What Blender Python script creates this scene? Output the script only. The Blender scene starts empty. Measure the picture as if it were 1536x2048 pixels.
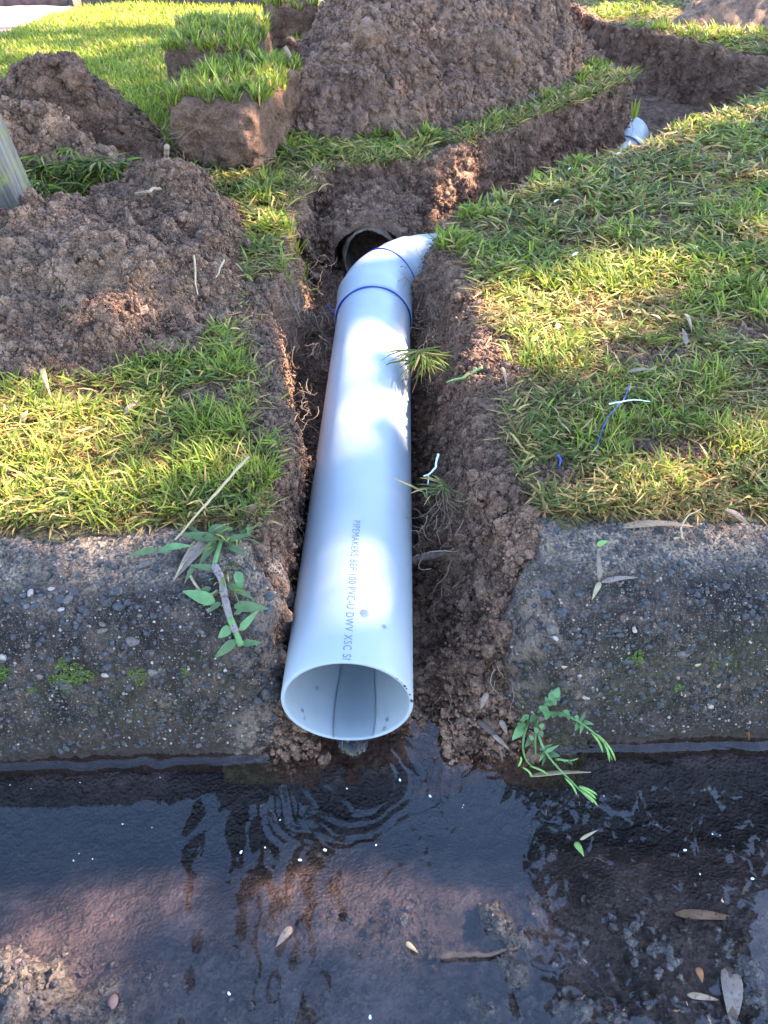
import bpy, bmesh, math, random
import numpy as np
from mathutils import Vector, Matrix, Euler
random.seed(7); RNG = np.random.default_rng(11)
S = bpy.context.scene
R = math.radians

# ------------------------------------------------------------------ camera, sky, sun, exposure
PITCH, YAW = R(40.6), R(1.24)
CAM = np.array([.039, -.381, .612])
cd = bpy.data.cameras.new('camera'); cd.sensor_fit = 'VERTICAL'; cd.sensor_height = 36; cd.lens = 1540 / 2048 * 36
cd.clip_start = .02; cd.clip_end = 500
cam = bpy.data.objects.new('camera', cd); S.collection.objects.link(cam)
cam.location = CAM; cam.rotation_euler = (R(90) - PITCH, 0, YAW)
S.camera = cam
SUN = Vector((.75, .27, .62)).normalized()
elev = math.asin(SUN.z); azim = math.atan2(SUN.x, SUN.y)
W = bpy.data.worlds.new('World'); S.world = W; W.use_nodes = True
wn = W.node_tree.nodes; bg = wn['Background']
sky = wn.new('ShaderNodeTexSky'); sky.sky_type = 'NISHITA'; sky.sun_disc = False
sky.sun_elevation = elev; sky.sun_rotation = azim; sky.air_density = 1.0; sky.dust_density = .3; sky.ozone_density = 4.0
W.node_tree.links.new(sky.outputs[0], bg.inputs[0]); bg.inputs[1].default_value = .15
sl = bpy.data.lights.new('sun', 'SUN'); sl.energy = 5.0; sl.angle = R(.53); sl.color = (1, .89, .75)
so = bpy.data.objects.new('sun', sl); S.collection.objects.link(so)
so.rotation_euler = SUN.to_track_quat('Z', 'Y').to_euler(); so.location = SUN * 12
vs = S.view_settings; vs.view_transform = 'Standard'; vs.look = 'None'; vs.gamma = 1; vs.use_curve_mapping = False
vs.exposure = 3.3
S.cycles.max_bounces = 10; S.cycles.transparent_max_bounces = 24; S.cycles.transmission_bounces = 8

# ------------------------------------------------------------------ numeric helpers
def _hash(i, j, k, seed):
    h = (i.astype(np.int64) * 374761393 + j.astype(np.int64) * 668265263 + k.astype(np.int64) * 2147483647 + seed * 1274126177) & 0xffffffff
    h = ((h ^ (h >> 13)) * 1274126177) & 0xffffffff
    h = ((h ^ (h >> 16)) * 2246822519) & 0xffffffff
    return ((h ^ (h >> 15)) & 0xffffff) / float(0x1000000)
def vnoise(p, seed=0):
    f = np.floor(p); t = p - f; t = t * t * t * (t * (t * 6 - 15) + 10)
    i, j, k = f[:, 0], f[:, 1], f[:, 2]; out = 0
    for a in (0, 1):
        for b in (0, 1):
            for c in (0, 1):
                w = (t[:, 0] if a else 1 - t[:, 0]) * (t[:, 1] if b else 1 - t[:, 1]) * (t[:, 2] if c else 1 - t[:, 2])
                out = out + w * _hash(i + a, j + b, k + c, seed)
    return out * 2 - 1
_ROT = np.array([[.8, .6, 0], [-.48, .64, .6], [.36, -.48, .8]])
def fbm(p, scale, octs=4, seed=0, gain=.5):
    q = np.asarray(p) * scale; a, s, n = 1., 0., 0.
    for o in range(octs):
        s = s + a * vnoise(q, seed + o); n += a; a *= gain; q = (q @ _ROT.T) * 2.03 + 17.3
    return s / n
def P3(x, y, z=None):
    return np.stack([x, y, np.zeros_like(x) if z is None else z], 1)
def lumps(p, cell, seed=0, amount=1.):
    """rounded crumbs: one soft stone per cell, height 0..1"""
    q = p / cell; qw = q * .9 + 5.3; q = q + .55 * np.stack([vnoise(qw, seed + 50), vnoise(qw + 31.7, seed + 51), vnoise(qw + 77.1, seed + 52)], 1); f = np.floor(q); best = np.zeros(len(p))
    for a in (-1, 0, 1):
        for b in (-1, 0, 1):
            for c in (-1, 0, 1):
                i, j, k = f[:, 0] + a, f[:, 1] + b, f[:, 2] + c
                ox, oy, oz = _hash(i, j, k, seed), _hash(i, j, k, seed + 1), _hash(i, j, k, seed + 2)
                rr = .25 + .55 * _hash(i, j, k, seed + 3)
                d2 = (q[:, 0] - i - ox) ** 2 + (q[:, 1] - j - oy) ** 2 + (q[:, 2] - k - oz) ** 2
                best = np.maximum(best, rr * np.clip(1 - d2 / (rr * rr), 0, 1) ** .75)
    return best
def sstep(a, b, x):
    t = np.clip((x - a) / (b - a), 0, 1); return t * t * (3 - 2 * t)
def poly_sd(x, y, poly):
    """signed distance, positive inside"""
    P = np.array(poly); Q = np.roll(P, -1, 0); d = np.full(len(x), 1e9); ins = np.zeros(len(x), bool)
    for (ax, ay), (bx, by) in zip(P, Q):
        ex, ey = bx - ax, by - ay; wx, wy = x - ax, y - ay
        t = np.clip((wx * ex + wy * ey) / (ex * ex + ey * ey), 0, 1)
        d = np.minimum(d, (wx - ex * t) ** 2 + (wy - ey * t) ** 2)
        c = ((ay <= y) & (by > y)) | ((by <= y) & (ay > y))
        with np.errstate(divide='ignore', invalid='ignore'):
            xi = ax + (y - ay) / (by - ay) * ex if by != ay else np.full(len(x), 1e9)
        ins ^= c & (x < xi)
    return np.where(ins, 1, -1) * np.sqrt(d)
# a place seen in the photograph at the 1536 x 2048 point (px, py), on the level z
_fh = np.array([-math.sin(YAW), math.cos(YAW), 0]); _r = np.array([math.cos(YAW), math.sin(YAW), 0]); _z = np.array([0, 0, 1.])
_fw = _fh * math.cos(PITCH) - _z * math.sin(PITCH); _u = _fh * math.sin(PITCH) + _z * math.cos(PITCH)
def at(px, py, z):
    d = _fw * 1540 + _r * (px - 768) + _u * (1024 - py); return CAM + d * (z - CAM[2]) / d[2]

# ------------------------------------------------------------------ object helpers
COL = S.collection
def mesh_np(name, V, F, mat, parent=None, smooth=True, attrs=None):
    """F: list of int arrays (n,3)/(n,4)"""
    me = bpy.data.meshes.new(name); V = np.asarray(V, np.float32)
    F = [f for f in (F if isinstance(F, list) else [F]) if len(f)]
    me.vertices.add(len(V)); me.vertices.foreach_set('co', V.ravel())
    li = np.concatenate([f.ravel() for f in F]).astype(np.int32)
    tot = np.concatenate([np.full(len(f), f.shape[1], np.int32) for f in F])
    st = np.concatenate([[0], np.cumsum(tot)[:-1]]).astype(np.int32)
    me.loops.add(len(li)); me.loops.foreach_set('vertex_index', li)
    me.polygons.add(len(tot)); me.polygons.foreach_set('loop_start', st); me.polygons.foreach_set('loop_total', tot)
    me.polygons.foreach_set('use_smooth', np.full(len(tot), smooth, bool))
    for k, a in (attrs or {}).items():
        a = np.asarray(a, np.float32)
        if a.ndim == 1:
            me.attributes.new(k, 'FLOAT', 'POINT').data.foreach_set('value', a)
        else:
            c = np.ones((len(a), 4), np.float32); c[:, :3] = a[:, :3]
            me.attributes.new(k, 'FLOAT_COLOR', 'POINT').data.foreach_set('color', c.ravel())
    me.update(calc_edges=True); me.validate()
    for m in (mat if isinstance(mat, (list, tuple)) else [mat]): me.materials.append(m)
    return link(name, me, parent)
def link(name, me, parent=None):
    o = bpy.data.objects.new(name, me); COL.objects.link(o)
    if parent: o.parent = parent
    return o
def tag(o, label=None, cat=None, group=None, kind=None):
    for k, v in (('label', label), ('category', cat), ('group', group), ('kind', kind)):
        if v: o[k] = v
    return o
def empty(name, loc=(0, 0, 0)):
    o = bpy.data.objects.new(name, None); COL.objects.link(o); o.location = loc; o.empty_display_size = .02; return o
def grid_faces(nu, nv):
    """vertex index = i*nv + j"""
    i, j = np.meshgrid(np.arange(nu - 1), np.arange(nv - 1), indexing='ij'); a = (i * nv + j).ravel()
    return np.stack([a, a + nv, a + nv + 1, a + 1], 1)
def compact(V, F, keep, attrs):
    kf = keep[F].all(1); F = F[kf]; used = np.unique(F); m = np.full(len(V), -1); m[used] = np.arange(len(used))
    return V[used], m[F], {k: a[used] for k, a in attrs.items()}
def tube(path, rad, seg=6, cap=True):
    """swept tube: path (n,3), rad scalar or (n,)"""
    P = np.asarray(path, float); n = len(P); rad = np.broadcast_to(np.asarray(rad, float), (n,))
    T = np.gradient(P, axis=0); T /= np.linalg.norm(T, axis=1)[:, None] + 1e-12
    ref = np.array([0, 0, 1.]) if abs(T[0][2]) < .9 else np.array([1., 0, 0]); N = np.cross(T[0], ref); N /= np.linalg.norm(N)
    V = []
    for i in range(n):
        N = N - T[i] * (N @ T[i]); N /= np.linalg.norm(N) + 1e-12; B = np.cross(T[i], N)
        a = np.arange(seg) / seg * 2 * math.pi
        V.append(P[i] + rad[i] * (np.cos(a)[:, None] * N + np.sin(a)[:, None] * B))
    V = np.concatenate(V); i, j = np.meshgrid(np.arange(n - 1), np.arange(seg), indexing='ij'); i, j = i.ravel(), j.ravel(); j2 = (j + 1) % seg
    F = np.stack([i * seg + j, i * seg + j2, (i + 1) * seg + j2, (i + 1) * seg + j], 1); FF = [F]
    if cap and seg >= 3:
        V = np.concatenate([V, P[:1], P[-1:]]); c0, c1 = n * seg, n * seg + 1; j = np.arange(seg); j2 = (j + 1) % seg
        FF.append(np.stack([np.full(seg, c0), j2, j], 1)); FF.append(np.stack([np.full(seg, c1), (n - 1) * seg + j, (n - 1) * seg + j2], 1))
    return V, FF
def merge(parts):
    Vs, by, off = [], {}, 0
    for V, FF in parts:
        Vs.append(V)
        for f in (FF if isinstance(FF, list) else [FF]):
            by.setdefault(f.shape[1], []).append(f + off)
        off += len(V)
    return np.concatenate(Vs), [np.concatenate(v) for v in by.values()]

# ------------------------------------------------------------------ materials
def material(name, rough=.8, spec=.3):
    m = bpy.data.materials.new(name); m.use_nodes = True; nt = m.node_tree; b = nt.nodes['Principled BSDF']
    b.inputs['Roughness'].default_value = rough; b.inputs['Specular IOR Level'].default_value = spec
    return m, nt, b
class NB:
    def __init__(s, nt): s.nt = nt; s.pos = None
    def n(s, t, **kw):
        o = s.nt.nodes.new(t)
        for k, v in kw.items(): setattr(o, k, v)
        return o
    def l(s, a, b): s.nt.links.new(a, b)
    def coord(s):
        if not s.pos: s.pos = s.n('ShaderNodeNewGeometry').outputs['Position']
        return s.pos
    def obj(s): return s.n('ShaderNodeTexCoord').outputs['Object']
    def noise(s, scale, detail=4, rough=.55, co=None, out='Fac'):
        o = s.n('ShaderNodeTexNoise'); o.inputs['Scale'].default_value = scale; o.inputs['Detail'].default_value = detail
        o.inputs['Roughness'].default_value = rough; s.l(co or s.coord(), o.inputs['Vector']); return o.outputs[out]
    def voro(s, scale, feature='F1', out='Distance', co=None, rand=1):
        o = s.n('ShaderNodeTexVoronoi', feature=feature); o.inputs['Scale'].default_value = scale; o.inputs['Randomness'].default_value = rand
        s.l(co or s.coord(), o.inputs['Vector']); return o.outputs[out]
    def ramp(s, fac, stops, interp='LINEAR'):
        o = s.n('ShaderNodeValToRGB'); e = o.color_ramp.elements; o.color_ramp.interpolation = interp
        while len(e) < len(stops): e.new(.5)
        for el, (p, c) in zip(e, stops):
            el.position = p; el.color = (c, c, c, 1) if isinstance(c, (int, float)) else (*c, 1)
        s.l(fac, o.inputs[0]); return o.outputs[0]
    def mix(s, fac, a, b, mode='MIX'):
        o = s.n('ShaderNodeMix', data_type='RGBA', blend_type=mode)
        for sock, v in ((o.inputs[0], fac), (o.inputs[6], a), (o.inputs[7], b)):
            if isinstance(v, (int, float)): sock.default_value = v
            elif isinstance(v, tuple): sock.default_value = (*v, 1)
            else: s.l(v, sock)
        return o.outputs[2]
    def math(s, op, a, b=0.):
        o = s.n('ShaderNodeMath', operation=op)
        for sock, v in zip(o.inputs, (a, b)):
            if isinstance(v, (int, float)): sock.default_value = v
            else: s.l(v, sock)
        return o.outputs[0]
    def attr(s, name, out='Fac'):
        return s.n('ShaderNodeAttribute', attribute_name=name).outputs[out]
    def bump(s, h, dist, strength=1., prev=None):
        o = s.n('ShaderNodeBump'); o.inputs['Distance'].default_value = dist; o.inputs['Strength'].default_value = strength
        s.l(h, o.inputs['Height'])
        if prev: s.l(prev, o.inputs['Normal'])
        return o.outputs[0]

def soil_material(name, dark, mid, light, warm=(.26, .15, .085), warm_amt=.25, use_attr=False):
    m, nt, b = material(name, .93, .2); N = NB(nt)
    n1 = N.noise(5, 5); n2 = N.noise(38, 6, .6); n3 = N.noise(260, 4, .7)
    f = N.math('ADD', N.math('MULTIPLY', n2, .55), N.math('MULTIPLY', n3, .45))
    c = N.ramp(f, [(.40, dark), (.5, mid), (.61, light)])
    c = N.mix(N.ramp(n1, [(.45, 0.), (.7, warm_amt)]), c, warm, 'MIX')
    moist = N.ramp(N.noise(3.3, 4, .6), [(.46, 0.), (.6, .42)]); c = N.mix(moist, c, N.mix(N.ramp(n3, [(.35, 0.), (.65, 1.)]), tuple(v * .75 for v in dark), tuple(v * .85 for v in mid)))
    grit = N.ramp(N.voro(900), [(.0, 1.), (.16, 0.)]); sel = N.ramp(N.noise(700, 1), [(.52, 0.), (.6, .75)])
    c = N.mix(N.math('MULTIPLY', grit, sel), c, (.5, .37, .28))
    if use_attr:
        th = N.ramp(N.noise(120, 4, .7), [(.35, (.06, .042, .02)), (.5, (.14, .1, .045)), (.66, (.3, .215, .1))])
        c = N.mix(N.attr('grass'), c, th)
        wet = N.attr('wet'); c = N.mix(wet, c, N.mix(.6, c, (.02, .014, .012)))
        rr = N.n('ShaderNodeMapRange'); N.l(wet, rr.inputs[0]); rr.inputs[3].default_value = .93; rr.inputs[4].default_value = .42
        N.l(rr.outputs[0], b.inputs['Roughness'])
        N.l(N.mix(N.attr('warm'), c, N.mix(.55, c, (.27, .15, .085))), b.inputs['Base Color'])
    else:
        N.l(c, b.inputs['Base Color'])
    bb = N.bump(N.noise(180, 8, .85), .006, 1.); bb = N.bump(N.voro(420), .003, .9, bb)
    N.l(bb, b.inputs['Normal']); return m
M_SOIL = soil_material('ground_soil', (0.085, 0.043, 0.025), (0.241, 0.125, 0.076), (0.447, 0.237, 0.145), use_attr=True)
M_MOUND = soil_material('mound_soil', (0.143, 0.071, 0.045), (0.303, 0.16, 0.1), (0.477, 0.26, 0.166), warm=(.24, .155, .1))
M_PILE = soil_material('pile_soil', (0.11, 0.055, 0.034), (0.295, 0.152, 0.09), (0.608, 0.33, 0.196), warm=(.36, .235, .15), warm_amt=.5)
M_CLOD = soil_material('clod_soil', (0.085, 0.043, 0.025), (0.224, 0.112, 0.066), (0.397, 0.206, 0.124), warm_amt=.3)
M_WALLW = soil_material('pit_soil', (0.104, 0.052, 0.032), (0.244, 0.124, 0.075), (0.435, 0.229, 0.139), warm=(.3, .18, .11), warm_amt=.45)
M_WALL = soil_material('cut_soil', (0.111, 0.056, 0.034), (0.278, 0.143, 0.086), (0.488, 0.258, 0.156), warm=(.3, .18, .11), warm_amt=.35)

def blade_material(name, trans=.45, rough=.55):
    m, nt, b = material(name, rough, .18); N = NB(nt)
    c = N.mix(N.ramp(N.noise(300, 3), [(.35, 0.), (.7, .25)]), N.attr('Col', 'Color'), (.26, .19, .06))
    N.l(c, b.inputs['Base Color'])
    t = N.n('ShaderNodeBsdfTranslucent'); N.l(c, t.inputs[0])
    ms = N.n('ShaderNodeMixShader'); ms.inputs[0].default_value = trans
    N.l(b.outputs[0], ms.inputs[1]); N.l(t.outputs[0], ms.inputs[2]); N.l(ms.outputs[0], nt.nodes['Material Output'].inputs[0]); return m
M_GRASS = blade_material('grass_blade')
def leaf_material(name, col, trans=.3, rough=.5, spots=None):
    m, nt, b = material(name, rough, .4); N = NB(nt); co = N.obj()
    c = N.mix(N.ramp(N.noise(160, 4, co=co), [(.35, 0.), (.7, .6)]), col, tuple(v * .55 for v in col))
    if spots: c = N.mix(N.ramp(N.noise(420, 3, co=co), [(.58, 0.), (.64, 1.)]), c, spots)
    N.l(c, b.inputs['Base Color']); N.l(N.bump(N.noise(500, 3, co=co), .0006, .6), b.inputs['Normal'])
    t = N.n('ShaderNodeBsdfTranslucent'); N.l(c, t.inputs[0]); ms = N.n('ShaderNodeMixShader'); ms.inputs[0].default_value = trans
    N.l(b.outputs[0], ms.inputs[1]); N.l(t.outputs[0], ms.inputs[2]); N.l(ms.outputs[0], nt.nodes['Material Output'].inputs[0]); return m
M_LEAF = leaf_material('runner_leaf', (.105, .155, .05)); M_LEAF_PALE = leaf_material('weed_leaf', (.16, .27, .085))
M_POD = leaf_material('pod_green', (.3, .45, .1)); M_STEMG = leaf_material('green_stem', (.16, .27, .08))
M_STEMP = leaf_material('purple_stem', (.22, .16, .13), .05, spots=(.12, .05, .06))
M_DEAD = leaf_material('dead_leaf', (.34, .2, .11), .12, .7, spots=(.13, .08, .05)); M_STRAW = leaf_material('straw', (.42, .29, .15), .1, .7)
M_DEADGREY = leaf_material('grey_dead_leaf', (.25, .165, .115), .08, .8, spots=(.13, .08, .055))
M_BARK = leaf_material('bark_bit', (.1, .06, .04), 0., .85, spots=(.05, .03, .02)); M_RUST = leaf_material('rust_leaf', (.36, .13, .04), .15, .6)
M_ROOT = leaf_material('root', (.2, .115, .065), .05, .85); M_ROOTP = leaf_material('pale_root', (.3, .195, .12), .05, .85)
M_MOSS = leaf_material('moss', (.075, .095, .012), .1, .9, spots=(.15, .18, .02))

# ------------------------------------------------------------------ ground: lawn, trench, pit
PZ0 = .0755; KS = .055                                                     # the kerb line runs a little askew to the pipe
def kerb_y(x): return .002 + KS * x
TRENCH = [(-.05, -.6), (-.052, .03), (-.078, .09), (-.07, .163), (-.074, .242), (-.088, .334), (-.115, .457), (-.14, .579), (-.128, .70), (-.14, .80), (-.155, .95),
          (-.145, 1.09), (-.106, 1.154), (-.012, 1.188), (.084, 1.223), (.135, 1.275), (.324, 1.513), (.497, 1.731), (.61, 1.88), (.632, 1.962), (.611, 2.198),
          (.601, 2.48), (.633, 3.4), (.70, 3.4), (.712, 2.72), (.883, 2.53), (1.009, 2.321), (1.112, 2.25), (1.35, 2.16), (1.35, 2.12), (1.25, 2.05), (1.06, 1.91), (.88, 1.73), (.68, 1.51), (.50, 1.29), (.35, 1.165), (.24, 1.03), (.15, .945), (.118, .90), (.096, .79), (.128, .65), (.132, .446), (.125, .306), (.13, .195), (.15, .131), (.145, -.6)]
PILE = [(-.72, .42), (-.41, .36), (-.304, .385), (-.226, .42), (-.175, .517), (-.17, .62), (-.2, .8), (-.235, .96), (-.36, 1.0), (-.47, .96), (-.56, .86), (-.8, .8)]
MOUND = [(-.28, 1.42), (-.2, 1.37), (-.08, 1.325), (.05, 1.355), (.215, 1.46), (.37, 1.655), (.515, 1.93), (.585, 2.2), (.58, 2.7), (.4, 3.2), (-.05, 3.2), (-.24, 2.6), (-.27, 2.0)]
BARE = [((.40, .865), .13, .028, .15), ((.1, .86), .035, .025, 0), ((.06, 1.33), .05, .02, .4), ((1.02, 1.9), .1, .05, .6), ((.33, .44), .08, .035, 0), ((.16, .42), .03, .1, 0), ((-.36, .2), .1, .03, .1), ((-.13, .50), .04, .13, 0), ((-.1, .3), .02, .12, 0), ((.24, .62), .05, .03, .3), ((.5, .5), .07, .04, 0), ((.3, .25), .1, .025, .1), ((.52, 1.05), .08, .03, .4), ((.62, .75), .05, .03, 0), ((.2, .2), .04, .03, 0), ((-.3, .33), .06, .02, 0), ((-.17, .33), .05, .03, .3), ((-.2, .95), .02, .05, 0), ((-.125, .62), .05, .12, .2), ((-.115, .4), .035, .07, 0), ((-.06, .2), .02, .05, 0)]
def base_z(x, y): return .156 + .012 * fbm(P3(x, y), 2.2, 2, 3) - .02 * sstep(1.5, 4, y) * (x < 0)
def wall_run(x, y):
    w = np.where(x < 0, .032, .075)                            # left side cut steeply, right side slumped
    return np.where(y > .9, .05, w)
def floor_z(x, y):
    f = .012 + .02 * sstep(.5, .9, y) - .10 * sstep(1.1, 1.9, y)
    return f - .055 * (1 - sstep(-.035, .07, y))
def ground_h(x, y, fine=True):
    p = P3(x, y); b = base_z(x, y)
    sd = poly_sd(x, y, TRENCH) + .012 * fbm(p, 14, 3, 5) + .005 * fbm(p, 60, 2, 8)
    far = sstep(.95, 1.15, y)
    t = np.clip((sd + .02 * far) / wall_run(x, y), 0, 1)
    prof = np.where(x < 0, sstep(0, 1, t), .35 * t + .65 * sstep(0, 1, t)); prof = prof * (1 - far) + sstep(0, 1, t) * far
    z = b + (floor_z(x, y) - b) * prof
    # slumped, muddy end of the cut, spilling over the broken end of the right kerb
    yl = y - kerb_y(x)
    z = np.maximum(z, np.where((x > .05) & (yl < .2), (.01 + .155 * sstep(.055, .165, x)) * sstep(-.03, .045, yl + .012 * fbm(p, 30, 2, 4)) - .03 + .02 * sstep(.1, .16, yl), -1))
    z = np.maximum(z, np.where((x < -.045) & (x > -.13) & (yl < .07), (.028 * np.exp(-((x + .068) / .02) ** 2)) * sstep(-.03, .0, yl) - .02, -1))
    # earth heaped over the old pipe in the pit
    d2 = ((x + .02) / .10) ** 2 + ((y - 1.15) / .12) ** 2
    z = np.maximum(z, np.where(y > 1.03, .115 * np.sqrt(np.clip(1 - d2, 0, 1)), -1))
    soil = np.maximum(sstep(-.03, .01, sd), 0)
    # kerb bed: nothing of the lawn stands in front of the kerb's back edge
    inlawn = sd < -.004
    ylN = yl + .010 * fbm(p, 22, 3, 17)
    env = np.interp(ylN, [-.05, -.03, -.012, .0, .02, .05, .09, .13, .2], [-.09, -.05, -.022, .004, .045, .085, .125, .16, .4])
    env = np.where((x > .06) & (x < .2), np.maximum(env, np.interp(ylN, [-.05, -.035, -.012, .01, .06, .13, .2], [-.09, -.05, -.01, .03, .085, .16, .4])), env)
    z = np.minimum(z, env); out = ((x < -.115) | (x > .21)) & (yl < .127); z = np.where(out, -.09, z)
    return z, sd, soil
def bare_amt(x, y):
    p = P3(x, y); s = 0
    for (cx, cy), rx, ry, a in BARE:
        u = (x - cx) * math.cos(a) + (y - cy) * math.sin(a); v = -(x - cx) * math.sin(a) + (y - cy) * math.cos(a)
        s = np.maximum(s, 1 - sstep(.6, 1.15, np.sqrt((u / rx) ** 2 + (v / ry) ** 2) + .3 * fbm(p, 25, 2, 9)))
    return s
def build_ground():
    d = .33 * np.exp(np.arange(0, 735) * .0042); d = np.concatenate([d, d[-1] * np.array([1.05, 1.3, 2, 4, 9, 25])])
    u = np.linspace(-1, 1, 690); ex = np.array([1.06, 1.3, 1.8, 3, 6, 14, 40, 100.]); u = np.concatenate([-ex[::-1], u, ex])
    D, U = np.meshgrid(d, u, indexing='ij'); w = (.142 + .362 * D) * 1.22
    x = (CAM[0] + U * w - .02 * D).ravel(); y = (CAM[1] + D).ravel()
    z, sd, soil = ground_h(x, y)
    near = np.abs(U.ravel()) <= 1.0
    p = P3(x, y, z)
    # steepness from neighbours
    Z = z.reshape(D.shape); gy = np.gradient(Z, axis=0) / np.gradient(y.reshape(D.shape), axis=0); gx = np.gradient(Z, axis=1) / np.gradient(x.reshape(D.shape), axis=1)
    steep = np.clip(np.hypot(gx, gy).ravel() / 2.5, 0, 1)
    ps = sstep(-.02, .02, poly_sd(x, y, PILE)); ba = bare_amt(x, y); soil = np.clip(np.maximum(soil, np.maximum(ps, ba)), 0, 1)
    rough = (.25 + .75 * soil) * near
    nz = .006 * fbm(p, 28, 3, 21) + .003 * fbm(p, 110, 3, 22)
    cr = .010 * lumps(p, .024, 31) + .005 * lumps(p, .0105, 41)
    z = z + rough * (nz + cr * (.35 + .65 * sstep(-.2, .3, fbm(p, 9, 2, 55))) - .004)
    nx, ny = fbm(p, 45, 4, 61), fbm(p, 45, 4, 71)
    x = x + near * steep * .011 * nx; y = y + near * steep * .008 * ny
    under = PZ0 - np.sqrt(np.clip(.0605 ** 2 - x ** 2, 0, 1)) - .003; inp = (np.abs(x) < .0605) & (y < .80); z = np.where(inp, np.minimum(z, np.where(y < .0, z, under)), z)
    x = np.where((np.abs(x) < .0615) & (z > .035) & (y < .7) & (y > 0), np.sign(x) * .0615, x)
    grass = np.clip(1 - soil * 1.2, 0, 1) * sstep(-.05, .25, .35 + fbm(p, 16, 3, 77)) 
    yl = y - kerb_y(x)
    wet = (1 - sstep(.015, .12, yl + .06 * fbm(p, 20, 2, 81))) * .9
    wet = np.maximum(wet, (sd > .02) * (1 - sstep(.02, .05, z)) * .6 * (y < 1))
    warm = np.clip((x < -.04) * (x > -.17) * (y > .12) * (y < .95) * soil * (.5 + fbm(p, 12, 2, 88)), 0, 1) * .8
    warm = np.maximum(warm, np.clip((x > -.15) * (x < .08) * (y > .85) * (y < 1.2) * soil * (.45 + fbm(p, 12, 2, 89)), 0, 1) * .7)
    return tag(mesh_np('ground', P3(x, y, z), grid_faces(len(d), len(u)), M_SOIL, attrs={'grass': grass, 'wet': wet, 'warm': warm}), kind='structure')
GROUND = build_ground()

def wall_strip(name, pts, ztop, zbot, inward, ns, nv, seed, lip=.03, batter=.035):
    """a dug trench face: overhanging ragged lip above, rough earth below"""
    P = np.array(pts); seg = np.linalg.norm(np.diff(P, axis=0), axis=1); s = np.concatenate([[0], np.cumsum(seg)]); t = np.linspace(0, s[-1], ns)
    px, py = np.interp(t, s, P[:, 0]), np.interp(t, s, P[:, 1])
    k = 9; ker = np.ones(k) / k; ext = lambda a: np.convolve(np.pad(a, k // 2, mode='edge'), ker, 'valid'); px, py = ext(px), ext(py)
    tx, ty = np.gradient(px), np.gradient(py); L = np.hypot(tx, ty); nx, ny = -ty / L * inward, tx / L * inward   # towards the trench
    v = np.linspace(-.12, 1, nv)
    wv = .016 * fbm(np.stack([t, t * 0, t * 0], 1), 9, 4, seed + 60) + .010 * fbm(np.stack([t, t * 0, t * 0], 1), 40, 2, seed + 61); px, py = px + nx * wv, py + ny * wv; tz = .014 * fbm(np.stack([t, t * 0 + 3, t * 0], 1), 14, 4, seed + 62)
    T, Vv = np.meshgrid(np.arange(ns), v, indexing='ij'); T = T.ravel(); Vv = Vv.ravel()
    x0, y0 = px[T], py[T]; zt = base_z(x0, y0) + ztop + tz[T]; zb = np.interp(t[T], [0, s[-1]], zbot)
    vv = np.clip(Vv, 0, 1); top = np.clip(-Vv / .12, 0, 1)
    z = zt + (zb - zt) * vv - .006 * top ** 2
    off = .010 + batter * vv ** 1.3 - lip * top
    x, y = x0 + nx[T] * off, y0 + ny[T] * off
    q = np.stack([x, y, z], 1)
    streak = fbm(np.stack([t[T] * 3.2, t[T] * 0, z * .6], 1), 9, 4, seed)
    dsp = .020 * fbm(q, 11, 4, seed + 9) + .017 * streak + .014 * lumps(q, .034, seed + 20) * sstep(-.2, .25, fbm(q, 9, 2, seed + 22)) + .008 * lumps(q, .013, seed + 25) + .003 * fbm(q, 140, 2, seed + 30)
    dsp = dsp * (1 - .5 * top)
    x = x + nx[T] * dsp; y = y + ny[T] * dsp; z = z + .006 * fbm(q, 40, 3, seed + 41)
    WALLS.append(P3(x, y, z)); return tag(mesh_np(name, P3(x, y, z), grid_faces(ns, nv), M_WALL), kind='structure')
WALLS = []
LIP1 = [(-.15, .88), (-.155, .95), (-.145, 1.09), (-.106, 1.154), (-.012, 1.188), (.084, 1.223), (.135, 1.275), (.324, 1.513), (.497, 1.731), (.61, 1.88), (.632, 1.962), (.611, 2.198), (.601, 2.48), (.633, 3.3)]
LIP2 = [(.70, 3.4), (.712, 2.72), (.883, 2.53), (1.009, 2.321), (1.112, 2.25), (1.45, 2.1)]
wall_strip('trench_wall', LIP1, .006, (.0, -.16), -1, 520, 70, 100)
wall_strip('trench_wall', LIP2, .006, (-.2, -.2), -1, 330, 70, 140, batter=.06)

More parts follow.
